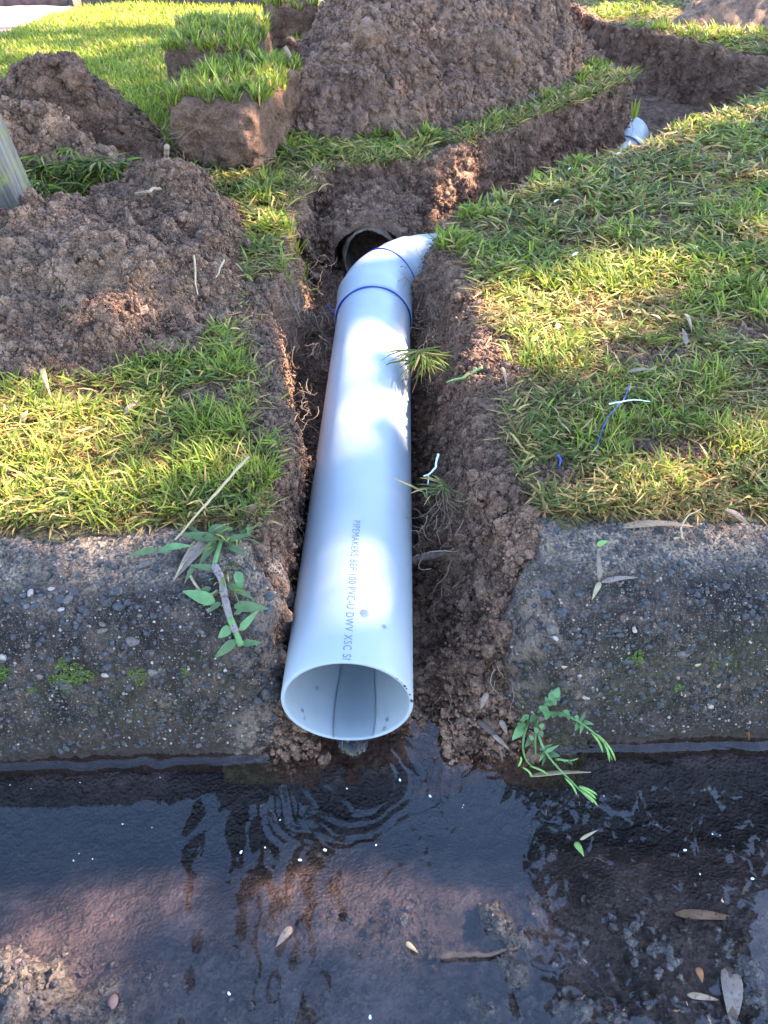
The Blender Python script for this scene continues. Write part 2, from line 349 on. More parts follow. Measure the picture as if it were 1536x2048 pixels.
def crumbs(name, V, n, smin, smax, mat, parent, seed, label=None, flat=False):
    """loose crumbs of earth, one object: an ico sphere instanced on points"""
    r = np.random.default_rng(seed); pts = V[r.integers(0, len(V), n)] + np.stack([r.normal(0, .004, n) * (1 - flat), r.normal(0, .004, n) * (1 - flat), r.uniform(-.001, .001, n) * (1 - flat)], 1)
    if flat: pts[:, 0] += r.normal(0, .0006, n)
    s = np.minimum(smin * (1 - r.random(n)) ** (-1 / 2.2), smax)
    off = np.array(parent.location) if parent else 0
    me = bpy.data.meshes.new(name); me.vertices.add(n); me.vertices.foreach_set('co', (pts - off).astype(np.float32).ravel())
    me.attributes.new('siz', 'FLOAT_VECTOR', 'POINT').data.foreach_set('vector', (s[:, None] * r.uniform(.65, 1.25, (n, 3))).astype(np.float32).ravel())
    me.attributes.new('rot', 'FLOAT_VECTOR', 'POINT').data.foreach_set('vector', r.uniform(0, 6.28, (n, 3)).astype(np.float32).ravel())
    me.materials.append(mat); o = link(name, me, parent); o['kind'] = 'stuff'
    if label: tag(o, label, 'soil')
    g = bpy.data.node_groups.new('crumbs', 'GeometryNodeTree'); g.interface.new_socket('Geometry', in_out='INPUT', socket_type='NodeSocketGeometry'); g.interface.new_socket('Geometry', in_out='OUTPUT', socket_type='NodeSocketGeometry')
    N = g.nodes.new; L = g.links.new; gi, go = N('NodeGroupInput'), N('NodeGroupOutput'); ico = N('GeometryNodeMeshIcoSphere'); ico.inputs['Radius'].default_value = 1; ico.inputs['Subdivisions'].default_value = 2
    nt_ = N('ShaderNodeTexNoise'); nt_.inputs['Scale'].default_value = 1.3; nt_.inputs['Detail'].default_value = 1; sub = N('ShaderNodeVectorMath'); sub.operation = 'SUBTRACT'; sub.inputs[1].default_value = (.5, .5, .5)
    sc = N('ShaderNodeVectorMath'); sc.operation = 'SCALE'; sc.inputs['Scale'].default_value = 1.5; L(nt_.outputs['Color'], sub.inputs[0]); L(sub.outputs[0], sc.inputs[0])
    sp_ = N('GeometryNodeSetPosition'); L(ico.outputs[0], sp_.inputs['Geometry']); L(sc.outputs[0], sp_.inputs['Offset']); sm_ = N('GeometryNodeSetMaterial'); sm_.inputs['Material'].default_value = mat; L(sp_.outputs[0], sm_.inputs[0])
    a1 = N('GeometryNodeInputNamedAttribute'); a1.data_type = 'FLOAT_VECTOR'; a1.inputs['Name'].default_value = 'siz'; a2 = N('GeometryNodeInputNamedAttribute'); a2.data_type = 'FLOAT_VECTOR'; a2.inputs['Name'].default_value = 'rot'
    ip = N('GeometryNodeInstanceOnPoints'); L(gi.outputs[0], ip.inputs['Points']); L(sm_.outputs[0], ip.inputs['Instance']); L(a1.outputs[0], ip.inputs['Scale']); L(a2.outputs[0], ip.inputs['Rotation']); L(ip.outputs[0], go.inputs[0])
    md = o.modifiers.new('crumbs', 'NODES'); md.node_group = g; return o
# ------------------------------------------------------------------ gutter bed and water
def bed_z(x, y):
    p = P3(x, y); yl = y - kerb_y(x)
    rise = -.034 + .0295 * np.where(x < -.1, sstep(-.06, -.17, yl), sstep(-.06, -.17 + .03 * sstep(-.1, .0, x), yl)) + .003 * fbm(p, 26, 3, 207)
    z = np.where(yl > -.06, -.034 + .008 * sstep(-.04, .0, yl), rise)
    z = z + .010 * (1 - sstep(-.25, -.10, x)) * (1 - sstep(-.2, -.155, yl)) + .004 * fbm(p, 18, 3, 201)
    m = (1 - sstep(-.28, -.12, x + .1 * fbm(p, 8, 2, 7))) * (1 - sstep(-.175, -.145, yl + .03 * fbm(p, 22, 2, 202)))      # the mud bank at the left
    z = z + m * (.006 + .012 * fbm(p, 24, 3, 209) + .011 * lumps(p, .018, 210) + .007 * lumps(p, .008, 214) + .004 * fbm(p, 120, 3, 203))
    m2 = sstep(.03, .12, x) * (1 - sstep(-.185, -.14, yl + .03 * fbm(p, 20, 2, 204)))
    z = z + m2 * (-.001 + .006 * fbm(p, 30, 3, 219) + .006 * lumps(p, .014, 220) + .004 * lumps(p, .007, 224) + .003 * fbm(p, 110, 3, 218))
    d = np.hypot((x - .118) / .022, (yl + .155) / .032) + .9 * fbm(p, 45, 2, 205)
    z = z + (1 - sstep(.1, 1.2, d)) * (.017 + .010 * lumps(p, .012, 230) + .009 * lumps(p, .006, 231) + .006 * fbm(p, 70, 3, 232))
    return z + .0015 * fbm(p, 130, 2, 206)
def build_gutter():
    xs = np.concatenate([[-40, -8, -2, -.9], np.linspace(-.5, .55, 560), [.95, 2, 8, 40]]); ys = np.concatenate([np.array([-12, -3, -1, -.6]), np.linspace(-.34, .05, 225)])
    X, Y = np.meshgrid(xs, ys, indexing='ij'); x, y = X.ravel(), Y.ravel(); z = bed_z(x, y); yy = y + KS * np.clip(x, -3, 3) * (np.abs(x) > .7)
    wet = np.ones(len(x))
    m, nt, b = material('gutter_bed', .4, .5); N = NB(nt)
    c = N.ramp(N.noise(22, 6, .65), [(.38, (.022, .014, .012)), (.5, (.06, .04, .035)), (.66, (.17, .115, .098))])
    c = N.mix(N.ramp(N.noise(300, 4), [(.4, 0.), (.7, .6)]), c, (.05, .032, .024)); c = N.mix(N.attr('depth_dark'), c, (.006, .005, .006)); c = N.mix(N.attr('mud'), c, N.mix(N.ramp(N.noise(170, 5, .7), [(.4, 0.), (.62, 1.)]), (.022, .014, .010), (.10, .066, .048)))  # deepest bed painted near black, standing in for light lost in deep water
    N.l(c, b.inputs['Base Color']); bb = N.bump(N.noise(240, 5, .7), .004, .9); N.l(N.bump(N.voro(330), .002, .7, bb), b.inputs['Normal'])
    b.inputs['Roughness'].default_value = .28
    gx = P3(x, y, z)[(z > -.006) & (np.abs(x) < .5) & (y > -.33)]; crumbs('mud_crumbs', gx, 9000, .0007, .0042, m, None, 91, 'wet gritty mud crumbs along the near side of the puddle', flat=True)
    return tag(mesh_np('gutter', P3(x, y, z), grid_faces(len(xs), len(ys)), m, attrs={'mud': .9 * sstep(-.007, -.001, z), 'depth_dark': .9 * sstep(-.022, -.030, z + .003 * fbm(P3(x, y), 20, 3, 99))}), kind='structure')
build_gutter()
m, nt, b = material('water', .02); N = NB(nt)
gl = N.n('ShaderNodeBsdfGlossy'); gl.inputs['Roughness'].default_value = .012; gl.inputs['Color'].default_value = (1, 1, 1, 1)
tr = N.n('ShaderNodeBsdfTransparent'); tr.inputs[0].default_value = (.72, .66, .64, 1)
fr = N.n('ShaderNodeFresnel'); fr.inputs['IOR'].default_value = 1.36
wb = N.bump(N.noise(20, 2, .4), .0008, .13)
ms = N.n('ShaderNodeMixShader'); N.l(wb, fr.inputs['Normal']); N.l(wb, gl.inputs['Normal'])
N.coord(); bf = [n for n in nt.nodes if n.type == 'NEW_GEOMETRY'][0].outputs['Backfacing']; N.l(N.math('MULTIPLY', fr.outputs[0], N.math('SUBTRACT', 1., bf)), ms.inputs[0]); N.l(tr.outputs[0], ms.inputs[1]); N.l(gl.outputs[0], ms.inputs[2]); N.l(ms.outputs[0], nt.nodes['Material Output'].inputs[0])
M_WATER = m
def clear_water():
    m, nt, b = material('clear_water', .02); N = NB(nt); gl = N.n('ShaderNodeBsdfGlossy'); gl.inputs['Roughness'].default_value = .02; tr = N.n('ShaderNodeBsdfTransparent'); tr.inputs[0].default_value = (.88, .90, .91, 1)
    fr = N.n('ShaderNodeFresnel'); fr.inputs['IOR'].default_value = 1.33; wb = N.bump(N.noise(120, 3, .5), .0008, .4); ms = N.n('ShaderNodeMixShader'); N.l(wb, fr.inputs['Normal']); N.l(wb, gl.inputs['Normal'])
    N.coord(); bf = [n for n in nt.nodes if n.type == 'NEW_GEOMETRY'][0].outputs['Backfacing']; N.l(N.math('MULTIPLY', fr.outputs[0], N.math('SUBTRACT', 1., bf)), ms.inputs[0]); N.l(tr.outputs[0], ms.inputs[1]); N.l(gl.outputs[0], ms.inputs[2]); N.l(ms.outputs[0], nt.nodes['Material Output'].inputs[0]); return m
M_CLEAR = clear_water()
def water_z(x, y):
    yl = y - kerb_y(x); r = np.hypot(x - .004, y + .022); p = P3(x, y)
    wob = .020 * fbm(P3(x * .7, y), 30, 3, 301)
    a = .0010 * np.exp(-r / .034) * sstep(.004, .02, r) * (.5 + .8 * sstep(-.3, .3, fbm(p, 28, 2, 302)))
    z = a * np.sin((r + wob) * 2 * math.pi / .0125)
    z += .0010 * fbm(P3(x * 1.0, y * .6), 52, 2, 303) * np.exp(-((x + .03) / .12) ** 2)
    z += .00012 * fbm(p, 20, 2, 304)
    end = (np.abs(x) > .16) | (x < -.07)
    return z + .0035 * np.exp(-np.clip(-(yl + .0035 + .003 * fbm(p, 60, 2, 305)), 0, 1) / .0028) * end
def build_water():
    xs = np.concatenate([[-30, -6, -1.5], np.linspace(-.52, .58, 480), [1.6, 6, 30]]); ys = np.concatenate([[-.34], np.linspace(-.25, .045, 240)])
    X, Y = np.meshgrid(xs, ys, indexing='ij'); x, y = X.ravel(), Y.ravel()
    y = y + KS * x * (np.abs(x) > .7); return tag(mesh_np('water', P3(x, y, water_z(x, y)), grid_faces(len(xs), len(ys)), M_WATER), kind='structure')
build_water()

# ------------------------------------------------------------------ kerb
KP = np.array([(.004, -.05), (.000, -.012), (.003, .02), (.008, .06), (.014, .09), (.021, .112), (.031, .128), (.045, .139), (.062, .1455), (.09, .150), (.12, .152), (.136, .150), (.142, .14), (.143, .09), (.143, .02)])
_ks = np.concatenate([[0], np.cumsum(np.linalg.norm(np.diff(KP, axis=0), axis=1))])
_kt = np.linspace(0, _ks[-1], 180); _kprof = np.stack([np.interp(_kt, _ks, KP[:, 0]), np.interp(_kt, _ks, KP[:, 1])], 1)
for _ in range(6): _kprof[1:-1] = (_kprof[:-2] + 2 * _kprof[1:-1] + _kprof[2:]) / 4
def kerb_z(x, y):
    return float(np.interp(y - kerb_y(x), _kprof[:141, 0], _kprof[:141, 1]))
def on_kerb(px, py, lift=0.):
    z = .14
    for _ in range(12):
        q = at(px, py, z); z = .5 * z + .5 * kerb_z(q[0], q[1])
    return at(px, py, z) + np.array([0, 0, lift])
m, nt, b = material('kerb_concrete', .85, .35); N = NB(nt)
geo = N.coord(); sep = N.n('ShaderNodeSeparateXYZ'); N.l(geo, sep.inputs[0])
c = N.ramp(N.noise(32, 6, .65), [(.36, (0.012, 0.0074, 0.0048)), (.5, (0.038, 0.0227, 0.0145)), (.62, (0.105, 0.0628, 0.0399))])
peb = N.voro(95); pc = N.voro(95, out='Color'); pcol = N.n('ShaderNodeSeparateColor'); N.l(pc, pcol.inputs[0])
peb_col = N.ramp(pcol.outputs[0], [(.0, (0.03, 0.0241, 0.0225)), (.45, (0.085, 0.0602, 0.0499)), (.7, (0.16, 0.0936, 0.0599)), (.9, (0.035, 0.0234, 0.02))])
pm = N.math('MULTIPLY', N.ramp(peb, [(.30, 1.), (.42, 0.)]), N.ramp(pcol.outputs[1], [(.45, 0.), (.5, 1.)]))
c = N.mix(pm, c, peb_col)
for sc, lo, hi, col, am in ((520, .10, .26, (0.36, 0.214, 0.1348), .55), (260, .10, .26, (0.42, 0.2541, 0.1647), .72), (900, .1, .36, (0.32, 0.1873, 0.1148), .55), (160, .12, .3, (0.012, 0.0087, 0.0075), .6)):
    vc = N.n('ShaderNodeSeparateColor'); N.l(N.voro(sc, out='Color'), vc.inputs[0])
    s_ = N.math('MULTIPLY', N.ramp(N.voro(sc), [(lo, 1.), (hi, 0.)]), N.ramp(vc.outputs[2], [(am, 0.), (am + .05, 1.)])); c = N.mix(s_, c, col)
lich = N.ramp(N.noise(17, 5, .6), [(.52, 0.), (.62, .7)]); c = N.mix(N.math('MULTIPLY', lich, N.ramp(N.noise(260, 5, .7), [(.47, .0), (.58, 1.)])), c, (0.25, 0.1572, 0.1048))
sand = N.math('MULTIPLY', N.attr('top'), N.ramp(N.noise(26, 5, .7), [(.36, .15), (.54, .95)])); c = N.mix(sand, c, N.mix(N.ramp(N.noise(420, 3), [(.4, 0.), (.6, 1.)]), (.14, .088, .056), (.44, .29, .185)))
alg = N.math('MULTIPLY', N.attr('face'), N.ramp(N.noise(14, 4), [(.45, 0.), (.62, .55)])); c = N.mix(alg, c, (0.045, 0.0368, 0.011))
dirt = N.attr('foot'); c = N.mix(dirt, c, N.mix(N.noise(150, 4), (0.02, 0.0114, 0.007), (0.085, 0.0468, 0.0289)))
c = N.mix(N.math('MULTIPLY', N.attr('broken'), N.ramp(N.noise(60, 8, .75), [(.46, .0), (.54, 1.)])), c, (0.26, 0.1605, 0.1098))
N.l(c, b.inputs['Base Color'])
bb = N.bump(N.noise(120, 8, .8), .005, 1.); bb = N.bump(N.voro(330), .003, .8, bb); bb = N.bump(N.math('MULTIPLY', pm, N.math('SUBTRACT', .4, peb)), .004, .8, bb); bb = N.bump(N.noise(600, 3), .0008, .7, bb); N.l(bb, b.inputs['Normal'])
M_KERB = m
def build_kerb(x0, x1, label, seed, dense):
    t = empty('concrete_kerb', ((x0 + x1) / 2, .07, 0)); tag(t, label, 'kerb', 'kerb pieces cut for the pipe')
    left = x1 < 0; xs = np.linspace(-.52, x1, dense) if left else np.linspace(x0, .6, dense)
    xs = np.concatenate([[x0, -1.8, -1, -.7], xs]) if left else np.concatenate([xs, [.75, 1, 2, x1]])
    T, J = np.meshgrid(np.arange(len(xs)), np.arange(len(_kprof)), indexing='ij'); T, J = T.ravel(), J.ravel()
    x = xs[T]; py, pz = _kprof[J, 0].copy(), _kprof[J, 1].copy()
    endx = x1 if left else x0; e = np.abs(x - endx)                       # broken end: rounded off, ragged
    p = np.stack([x, py, pz], 1); rag = .012 * fbm(p, 22, 3, seed + 3)
    sh = np.clip(1 - (e + rag) / .05, 0, 1); k = np.sqrt(np.clip(1 - sh ** 2.2, 0, 1))
    cy, cz = .085, .02
    py = cy + (py - cy) * (1 - .45 * (1 - k)); pz = np.where(pz > cz, cz + (pz - cz) * (1 - .8 * (1 - k)), pz)
    x = x + np.where(left, 1, -1) * 0 + .012 * fbm(p[:, [1, 2, 0]] * np.array([1, 1, 0]), 28, 3, seed + 5) * np.clip(1 - e / .06, 0, 1)
    p = np.stack([x, py, pz], 1); d = .003 * fbm(p, 45, 4, seed + 7) + .003 * lumps(p, .0085, seed + 9) + .0018 * lumps(p, .0042, seed + 10) + .0016 * fbm(p, 190, 3, seed + 11) + .004 * fbm(p, 9, 2, seed + 15)
    d = d + .004 * sstep(.05, .13, py) * fbm(p, 30, 3, seed + 17) 
    tn = np.gradient(_kprof, axis=0); tn /= np.linalg.norm(tn, axis=1)[:, None]; ny_, nz_ = -tn[J, 1], tn[J, 0]
    py = py + ny_ * d; pz = pz + nz_ * d
    # the ragged earth-side edge
    py = py + sstep(.125, .142, py) * .006 * fbm(np.stack([x, x * 0, x * 0], 1), 40, 3, seed + 21)
    nz2 = fbm(p, 24, 3, seed + 31)
    top = sstep(.045, .10, py + .03 * nz2); face = (1 - sstep(.02, .035, py)) * sstep(.02, .05, pz)
    foot = 1 - sstep(.012, .05, pz + .022 * nz2); brk = (1 - sstep(.015, .06, e + .035 * nz2)) * .8
    F = grid_faces(len(xs), len(_kprof)); V = np.stack([x, py + kerb_y(x), pz], 1)
    cap = (len(xs) - 1 if left else 0) * len(_kprof) + np.arange(len(_kprof)); c0 = len(V); V = np.concatenate([V, V[cap].mean(0)[None]])
    tri = np.stack([cap[:-1], cap[1:], np.full(len(cap) - 1, c0)], 1)
    if not left: tri = tri[:, ::-1]
    ap = lambda a: np.concatenate([a, [a[cap].mean()]])
    o = mesh_np('kerb_body', V - np.array(t.location), [F[:, ::-1], tri], M_KERB, t, attrs={'top': ap(top), 'face': ap(face), 'foot': ap(foot), 'broken': ap(brk)})
    return t
KERB_L = build_kerb(-4, -.052, 'weathered concrete kerb at the left of the pipe, its end under the trailing runner grass', 400, 470)
KERB_R = build_kerb(.135, 4, 'weathered concrete kerb at the right of the pipe, its broken end half buried in dark mud', 500, 360)

def rock_mesh(name, mat, seed, sub=2):
    bm = bmesh.new(); bmesh.ops.create_icosphere(bm, subdivisions=sub, radius=1); rr = random.Random(seed)
    off = Vector((rr.random() * 50, rr.random() * 50, rr.random() * 50))
    from mathutils import noise as mn
    for v in bm.verts: v.co *= 1 + .32 * mn.noise(v.co * 1.1 + off)
    me = bpy.data.meshes.new(name); bm.to_mesh(me); bm.free(); me.materials.append(mat)
    for p in me.polygons: p.use_smooth = True
    return me
def stone_mat(name, a, b_):
    m, nt, b = material(name, .7, .4); N = NB(nt); N.l(N.mix(N.ramp(N.noise(400, 4), [(.3, 0.), (.7, 1.)]), a, b_), b.inputs['Base Color'])
    N.l(N.bump(N.noise(900, 3), .0008, .6), b.inputs['Normal']); return m
PEB = [rock_mesh('pebble', stone_mat('blue_stone', (0.022, 0.0184, 0.0182), (0.07, 0.056, 0.0504)), 1), rock_mesh('pebble', stone_mat('grey_stone', (0.06, 0.0416, 0.0315), (0.15, 0.104, 0.077)), 2),
       rock_mesh('pebble', stone_mat('pale_stone', (0.2, 0.14, 0.105), (0.4, 0.288, 0.217)), 3)]
rp = random.Random(5)
for t, (xa, xb), n in ((KERB_L, (-.36, -.065), 150), (KERB_R, (.16, .42), 110)):
    for _ in range(n):
        x = rp.uniform(xa, xb); yl = rp.choice([rp.uniform(.02, .07), rp.uniform(.03, .13), rp.uniform(.004, .03)]); y = kerb_y(x) + yl; z = kerb_z(x, y)
        o = link('pebble', PEB[rp.choices((0, 1, 2), (6, 3, 1.2))[0]], t); s = rp.choice((.0018, .0024, .003, .0042))
        o.scale = (s * rp.uniform(.9, 1.5), s * rp.uniform(.8, 1.1), s * .62); tilt = R(75) if yl < .02 else R(45) if yl < .035 else R(12)
        o.rotation_euler = (tilt, 0, rp.uniform(0, 6.3) if tilt < .3 else 0); o.location = Vector((x, y, z - s * .12)) - t.location
for t, sd_ in ((KERB_L, 1), (KERB_R, 2)):
    V_ = np.empty(len(t.children[0].data.vertices) * 3, np.float32); t.children[0].data.vertices.foreach_get('co', V_); V_ = V_.reshape(-1, 3) + np.array(t.location); V_ = V_[(V_[:, 0] > -.5) & (V_[:, 0] < .58) & (V_[:, 2] > .012)]
    for q_, (n_, a_, b_, mt_) in enumerate(((2600, .00035, .0013, PEB[2].materials[0]), (8000, .0006, .0030, PEB[0].materials[0]), (5200, .0004, .0018, PEB[1].materials[0]))):
        crumbs('aggregate', V_, n_, a_, b_, mt_, t, 60 + sd_ * 10 + q_, flat=True)
def moss_patch(parent, px, py, r):
    c = on_kerb(px, py, .001); parts = []
    for _ in range(int(60 + 26000 * r * r * 130)):
        a, q = rp.uniform(0, 6.3), r * math.sqrt(rp.random()); q *= .5 + .8 * abs(math.sin(a * 1.5 + px)); s = rp.uniform(.00035, .0009)
        x = c[0] + q * math.cos(a); dz = q * math.sin(a); z = c[2] + dz
        y = kerb_y(x) + float(np.interp(z, _kprof[:104, 1], _kprof[:104, 0])) - .001
        ang = np.arange(6) / 6 * 6.283; ring = np.stack([x + s * np.cos(ang), y + 0 * ang, z + s * np.sin(ang)], 1)
        V = np.concatenate([ring, [[x, y - s * 1.1, z + s * .3]]]); j = np.arange(6); parts.append((V, np.stack([j, (j + 1) % 6, np.full(6, 6)], 1)))
    V, F = merge(parts); o = mesh_np('moss_patch', V - np.array(parent.location), F, M_MOSS, parent); o['kind'] = 'stuff'
for px, py, r in ((125, 1330, .005), (126, 1362, .009), (162, 1350, .009), (8, 1345, .008), (277, 1353, .007), (378, 1345, .006), (374, 1382, .006), (60, 1400, .004)): moss_patch(KERB_L, px, py, r)
for px, py, r in ((1272, 1318, .007), (1440, 1335, .006), (1465, 1325, .009), (1498, 1352, .005), (1368, 1412, .004)): moss_patch(KERB_R, px, py, r)

# ------------------------------------------------------------------ white drain pipe
m, nt, b = material('white_pvc', .4, .25); N = NB(nt); co = N.obj()
c = N.mix(N.ramp(N.noise(9, 3, co=co), [(.4, 0.), (.7, 1.)]), (.325, .32, .315), (.295, .293, .29))
c = N.mix(N.ramp(N.noise(300, 3, co=co), [(.66, 0.), (.76, .3)]), c, (.22, .2, .18)); N.l(c, b.inputs['Base Color'])
N.l(N.ramp(N.noise(30, 5, .7, co=co), [(.35, .32), (.65, .5)]), b.inputs['Roughness']); M_PVC = m
m, nt, b = material('blue_primer', .35, .5); b.inputs['Base Color'].default_value = (.006, .02, .22, 1); M_BLUE = m
m, nt, b = material('grey_print', .6, .3); N = NB(nt); N.l(N.ramp(N.noise(900, 2), [(.35, (.07, .075, .085)), (.7, (.17, .175, .19))]), b.inputs['Base Color']); M_PRINT = m
PR, PZ = .055, .0755
pipe = empty('drain_pipe', (0, 0, PZ)); tag(pipe, 'white plastic drain pipe in the trench, its open end over the water', 'pipe')
def revolve(prof, seg):
    P = np.array(prof); a = np.arange(seg) / seg * 2 * math.pi; n = len(P)
    V = np.stack([np.outer(P[:, 1], np.sin(a)), np.repeat(P[:, :1], seg, 1), np.outer(P[:, 1], np.cos(a))], 2).reshape(-1, 3)
    i, j = np.meshgrid(np.arange(n - 1), np.arange(seg), indexing='ij'); i, j = i.ravel(), j.ravel(); j2 = (j + 1) % seg
    return V, np.stack([i * seg + j, (i + 1) * seg + j, (i + 1) * seg + j2, i * seg + j2], 1)
RI = PR - .0034
V, F = revolve([(.72, PR)] + [(y, PR) for y in np.linspace(.69, .01, 24)] + [(.0012, PR), (.0003, PR - .0004), (0, PR - .0009), (0, RI + .0008), (.0004, RI + .0003), (.0015, RI)] + [(y, RI) for y in np.linspace(.02, .72, 20)], 128)
mesh_np('barrel', V, F, M_PVC, pipe)
def bend_path(start, az0, az1, rad, n):
    out = [np.array(start, float)]; az = az0; st = rad * abs(az1 - az0) / n
    for i in range(n):
        az = az0 + (az1 - az0) * (i + .5) / n; out.append(out[-1] + st * np.array([math.sin(az), math.cos(az), .03])); 
    return out
# socket, bend and second socket of the elbow, in one swept body with its ridges
pa = [np.array([0, y, 0]) for y in np.linspace(.684, .752, 10)]; ra = [.0585] * 9 + [.0600]
pb = bend_path((0, .756, 0), 0, R(45), .105, 18); rb = [.0600, .0575] + [.0566] * (len(pb) - 2)
d45 = np.array([math.sin(R(45)), math.cos(R(45)), .02]); q = pb[-1]; pc_ = [q + d45 * s for s in (.004, .007, .012, .02, .03, .04)]; rc = [.0566, .0585, .0585, .0585, .0585, .0585]
path = pa + pb + pc_; rad = ra + rb + rc
Vt, Ft = tube([path[0] - np.array([0, .0001, 0])] + path, [.0553] + rad, 96, cap=False)
elb = mesh_np('elbow_fitting', Vt, Ft, M_PVC, pipe)
e1 = path[-1]
def ring(center, dirv, r, mr):
    d = np.array(dirv) / np.linalg.norm(dirv); a = np.cross(d, [0, 0, 1]); a /= np.linalg.norm(a); b2 = np.cross(a, d)
    th = np.linspace(0, 2 * math.pi, 73); return tube([center + r * (math.cos(t) * a + math.sin(t) * b2) for t in th], mr * (1 + .35 * np.sin(th * 5 + 1) * np.sin(th * 3)), 8, cap=False)
V, F = ring(np.array([0, .6835, 0]), (0, 1, 0), .0562, .0012); mesh_np('glue_ring', V, F, M_BLUE, pipe)
j0 = pb[-5]; V, F = ring(j0, pb[-4] - pb[-6], .0572, .0011); mesh_np('glue_ring', V, F, M_BLUE, pipe)
# second length, running on up the trench
p2 = [e1 - d45 * .01, e1 + d45 * .02]; cur = p2[-1]; tgt = [np.array(t) - np.array([0, 0, PZ]) for t in ((.155, 1.035, .02), (.26, 1.2, -.04), (.41, 1.43, -.06), (.55, 1.68, -.06), (.635, 1.86, -.045), (.66, 1.94, -.022), (.69, 2.01, -.005))]
cps = p2 + tgt; cps = np.array(cps); tt = np.arange(len(cps)); ti = np.linspace(0, len(cps) - 1, 70)
sm = np.stack([np.interp(ti, tt, cps[:, k]) for k in range(3)], 1)
for _ in range(6): sm[1:-1] = (sm[:-2] + 2 * sm[1:-1] + sm[2:]) / 4
V, F = tube(sm, PR, 64, cap=True); mesh_np('upper_length', V, F, M_PVC, pipe)
V, F = tube(sm[57:63], .0595, 64, cap=False); mesh_np('joint_socket', V, F, M_PVC, pipe)
# printed line along the crown of the pipe
def lettering(text, y_start, length, height, ang0):
    cu = bpy.data.curves.new('lettering', 'FONT'); cu.body = text; cu.resolution_u = 3; cu.space_character = 1.12; cu.size = 1; tmp = bpy.data.objects.new('lettering', cu); COL.objects.link(tmp)
    dg = bpy.context.evaluated_depsgraph_get(); me = bpy.data.meshes.new_from_object(tmp.evaluated_get(dg)); bpy.data.objects.remove(tmp); me.name = 'lettering'
    xs = [v.co.x for v in me.vertices]; w = max(xs)
    bm = bmesh.new(); bm.from_mesh(me)
    k = 60
    for i in range(1, 4): bmesh.ops.bisect_plane(bm, geom=bm.verts[:] + bm.edges[:] + bm.faces[:], plane_co=(0, .18 * i, 0), plane_no=(0, 1, 0))
    cut = y_start / length * w
    bmesh.ops.bisect_plane(bm, geom=bm.verts[:] + bm.edges[:] + bm.faces[:], plane_co=(cut * .992, 0, 0), plane_no=(1, 0, 0), clear_outer=True)
    for v in bm.verts:
        th = ang0 + (v.co.y - .35) * height / .7 / PR; v.co = Vector(((PR + .00015) * math.sin(th), y_start - v.co.x / w * length, (PR + .00015) * math.cos(th)))
    bm.to_mesh(me); bm.free(); me.materials.clear(); me.materials.append(M_PRINT); return link('lettering', me, pipe)
lettering('PIPEMAKERS BEP 100 PVC-U DWV XSC SN', .168, .1705, .0068, R(1.5))
# water running out of the pipe
def stream():
    ys = np.concatenate([np.linspace(.45, .002, 60)]); rows = []
    cx = .004
    for y in ys:
        hw = .0165 + .0012 * math.sin(y * 60) + .001 * math.sin(y * 23 + 1)
        t = np.linspace(-1, 1, 25); x = cx + t * hw; bed = -np.sqrt(RI ** 2 - x ** 2); surf = -math.sqrt(RI ** 2 - (hw) ** 2)
        zz = np.maximum(surf + .0009 - .0002 * 0 * t, bed + .0002); edge = np.abs(t) > .96; zz[edge] = bed[edge] + .0001
        zz[1:-1] += .0005 * np.array([math.sin(40 * a + 180 * y) + math.sin(77 * a - 260 * y + 2 * math.sin(30 * y)) for a in t[1:-1]]) * .5
        rows.append(np.stack([x, np.full(25, y), zz + PZ], 1))
    for k in range(1, 7):
        s = k / 11; hw = .0160 * (1 - .55 * s) ; t = np.linspace(-1, 1, 25); y = -.001 - .016 * s; x = cx + t * hw
        z = (PZ - RI + .003) * (1 - s ** 1.7) + .0035 * np.abs(t) ** 2.5 * math.sin(math.pi * s) - .003 * s
        rows.append(np.stack([x, np.full(25, y) - .004 * (1 - np.abs(t)) * s + .0006 * np.sin(t * 22 + s * 9), z + .0008 * np.sin(t * 17 + 9 * s)], 1))
    V = np.concatenate(rows); F = grid_faces(len(rows), 25)
    return V, F
V, F = stream(); RUN = tag(mesh_np('running_water', V, F, M_CLEAR), 'thin stream of clear water running out of the white pipe into the gutter', 'water stream', kind='stuff')
m, nt, b = material('drop', .02, .5); b.inputs['Transmission Weight'].default_value = 1; b.inputs['IOR'].default_value = 1.33; M_DROP = m
for sgn in (-1, 1):
    yy = np.linspace(.45, .0, 60); xx = .004 + sgn * (.0165 + .0012 * np.sin(yy * 60) + .001 * np.sin(yy * 23 + 1)); V, F = tube(np.stack([xx, yy, PZ - np.sqrt(RI ** 2 - xx ** 2) + .0001], 1), .0008, 8); o = mesh_np('stream_edge', V, F, M_DROP, RUN)
def drop_at(th, y, r, inside, label, grp):
    bm = bmesh.new(); bmesh.ops.create_uvsphere(bm, u_segments=16, v_segments=10, radius=1); me = bpy.data.meshes.new('water_drop'); bm.to_mesh(me); bm.free(); me.materials.append(M_DROP)
    for p in me.polygons: p.use_smooth = True
    o = link('water_drop', me); rr = (RI - r * .1) if inside else PR + r * .1
    o.location = (rr * math.sin(th), y, PZ + rr * math.cos(th)); o.rotation_euler = (0, th, 0); o.scale = (r, r * 1.1, r * .42); tag(o, label, 'water drop', grp)
G1, G2 = 'water drops on top of the pipe', 'water drops inside the pipe mouth'
drop_at(R(14), .052, .0036, False, 'large round water drop on the white pipe just right of the printed line', G1)
drop_at(R(33), .044, .002, False, 'small water drop low on the right flank of the white pipe', G1)
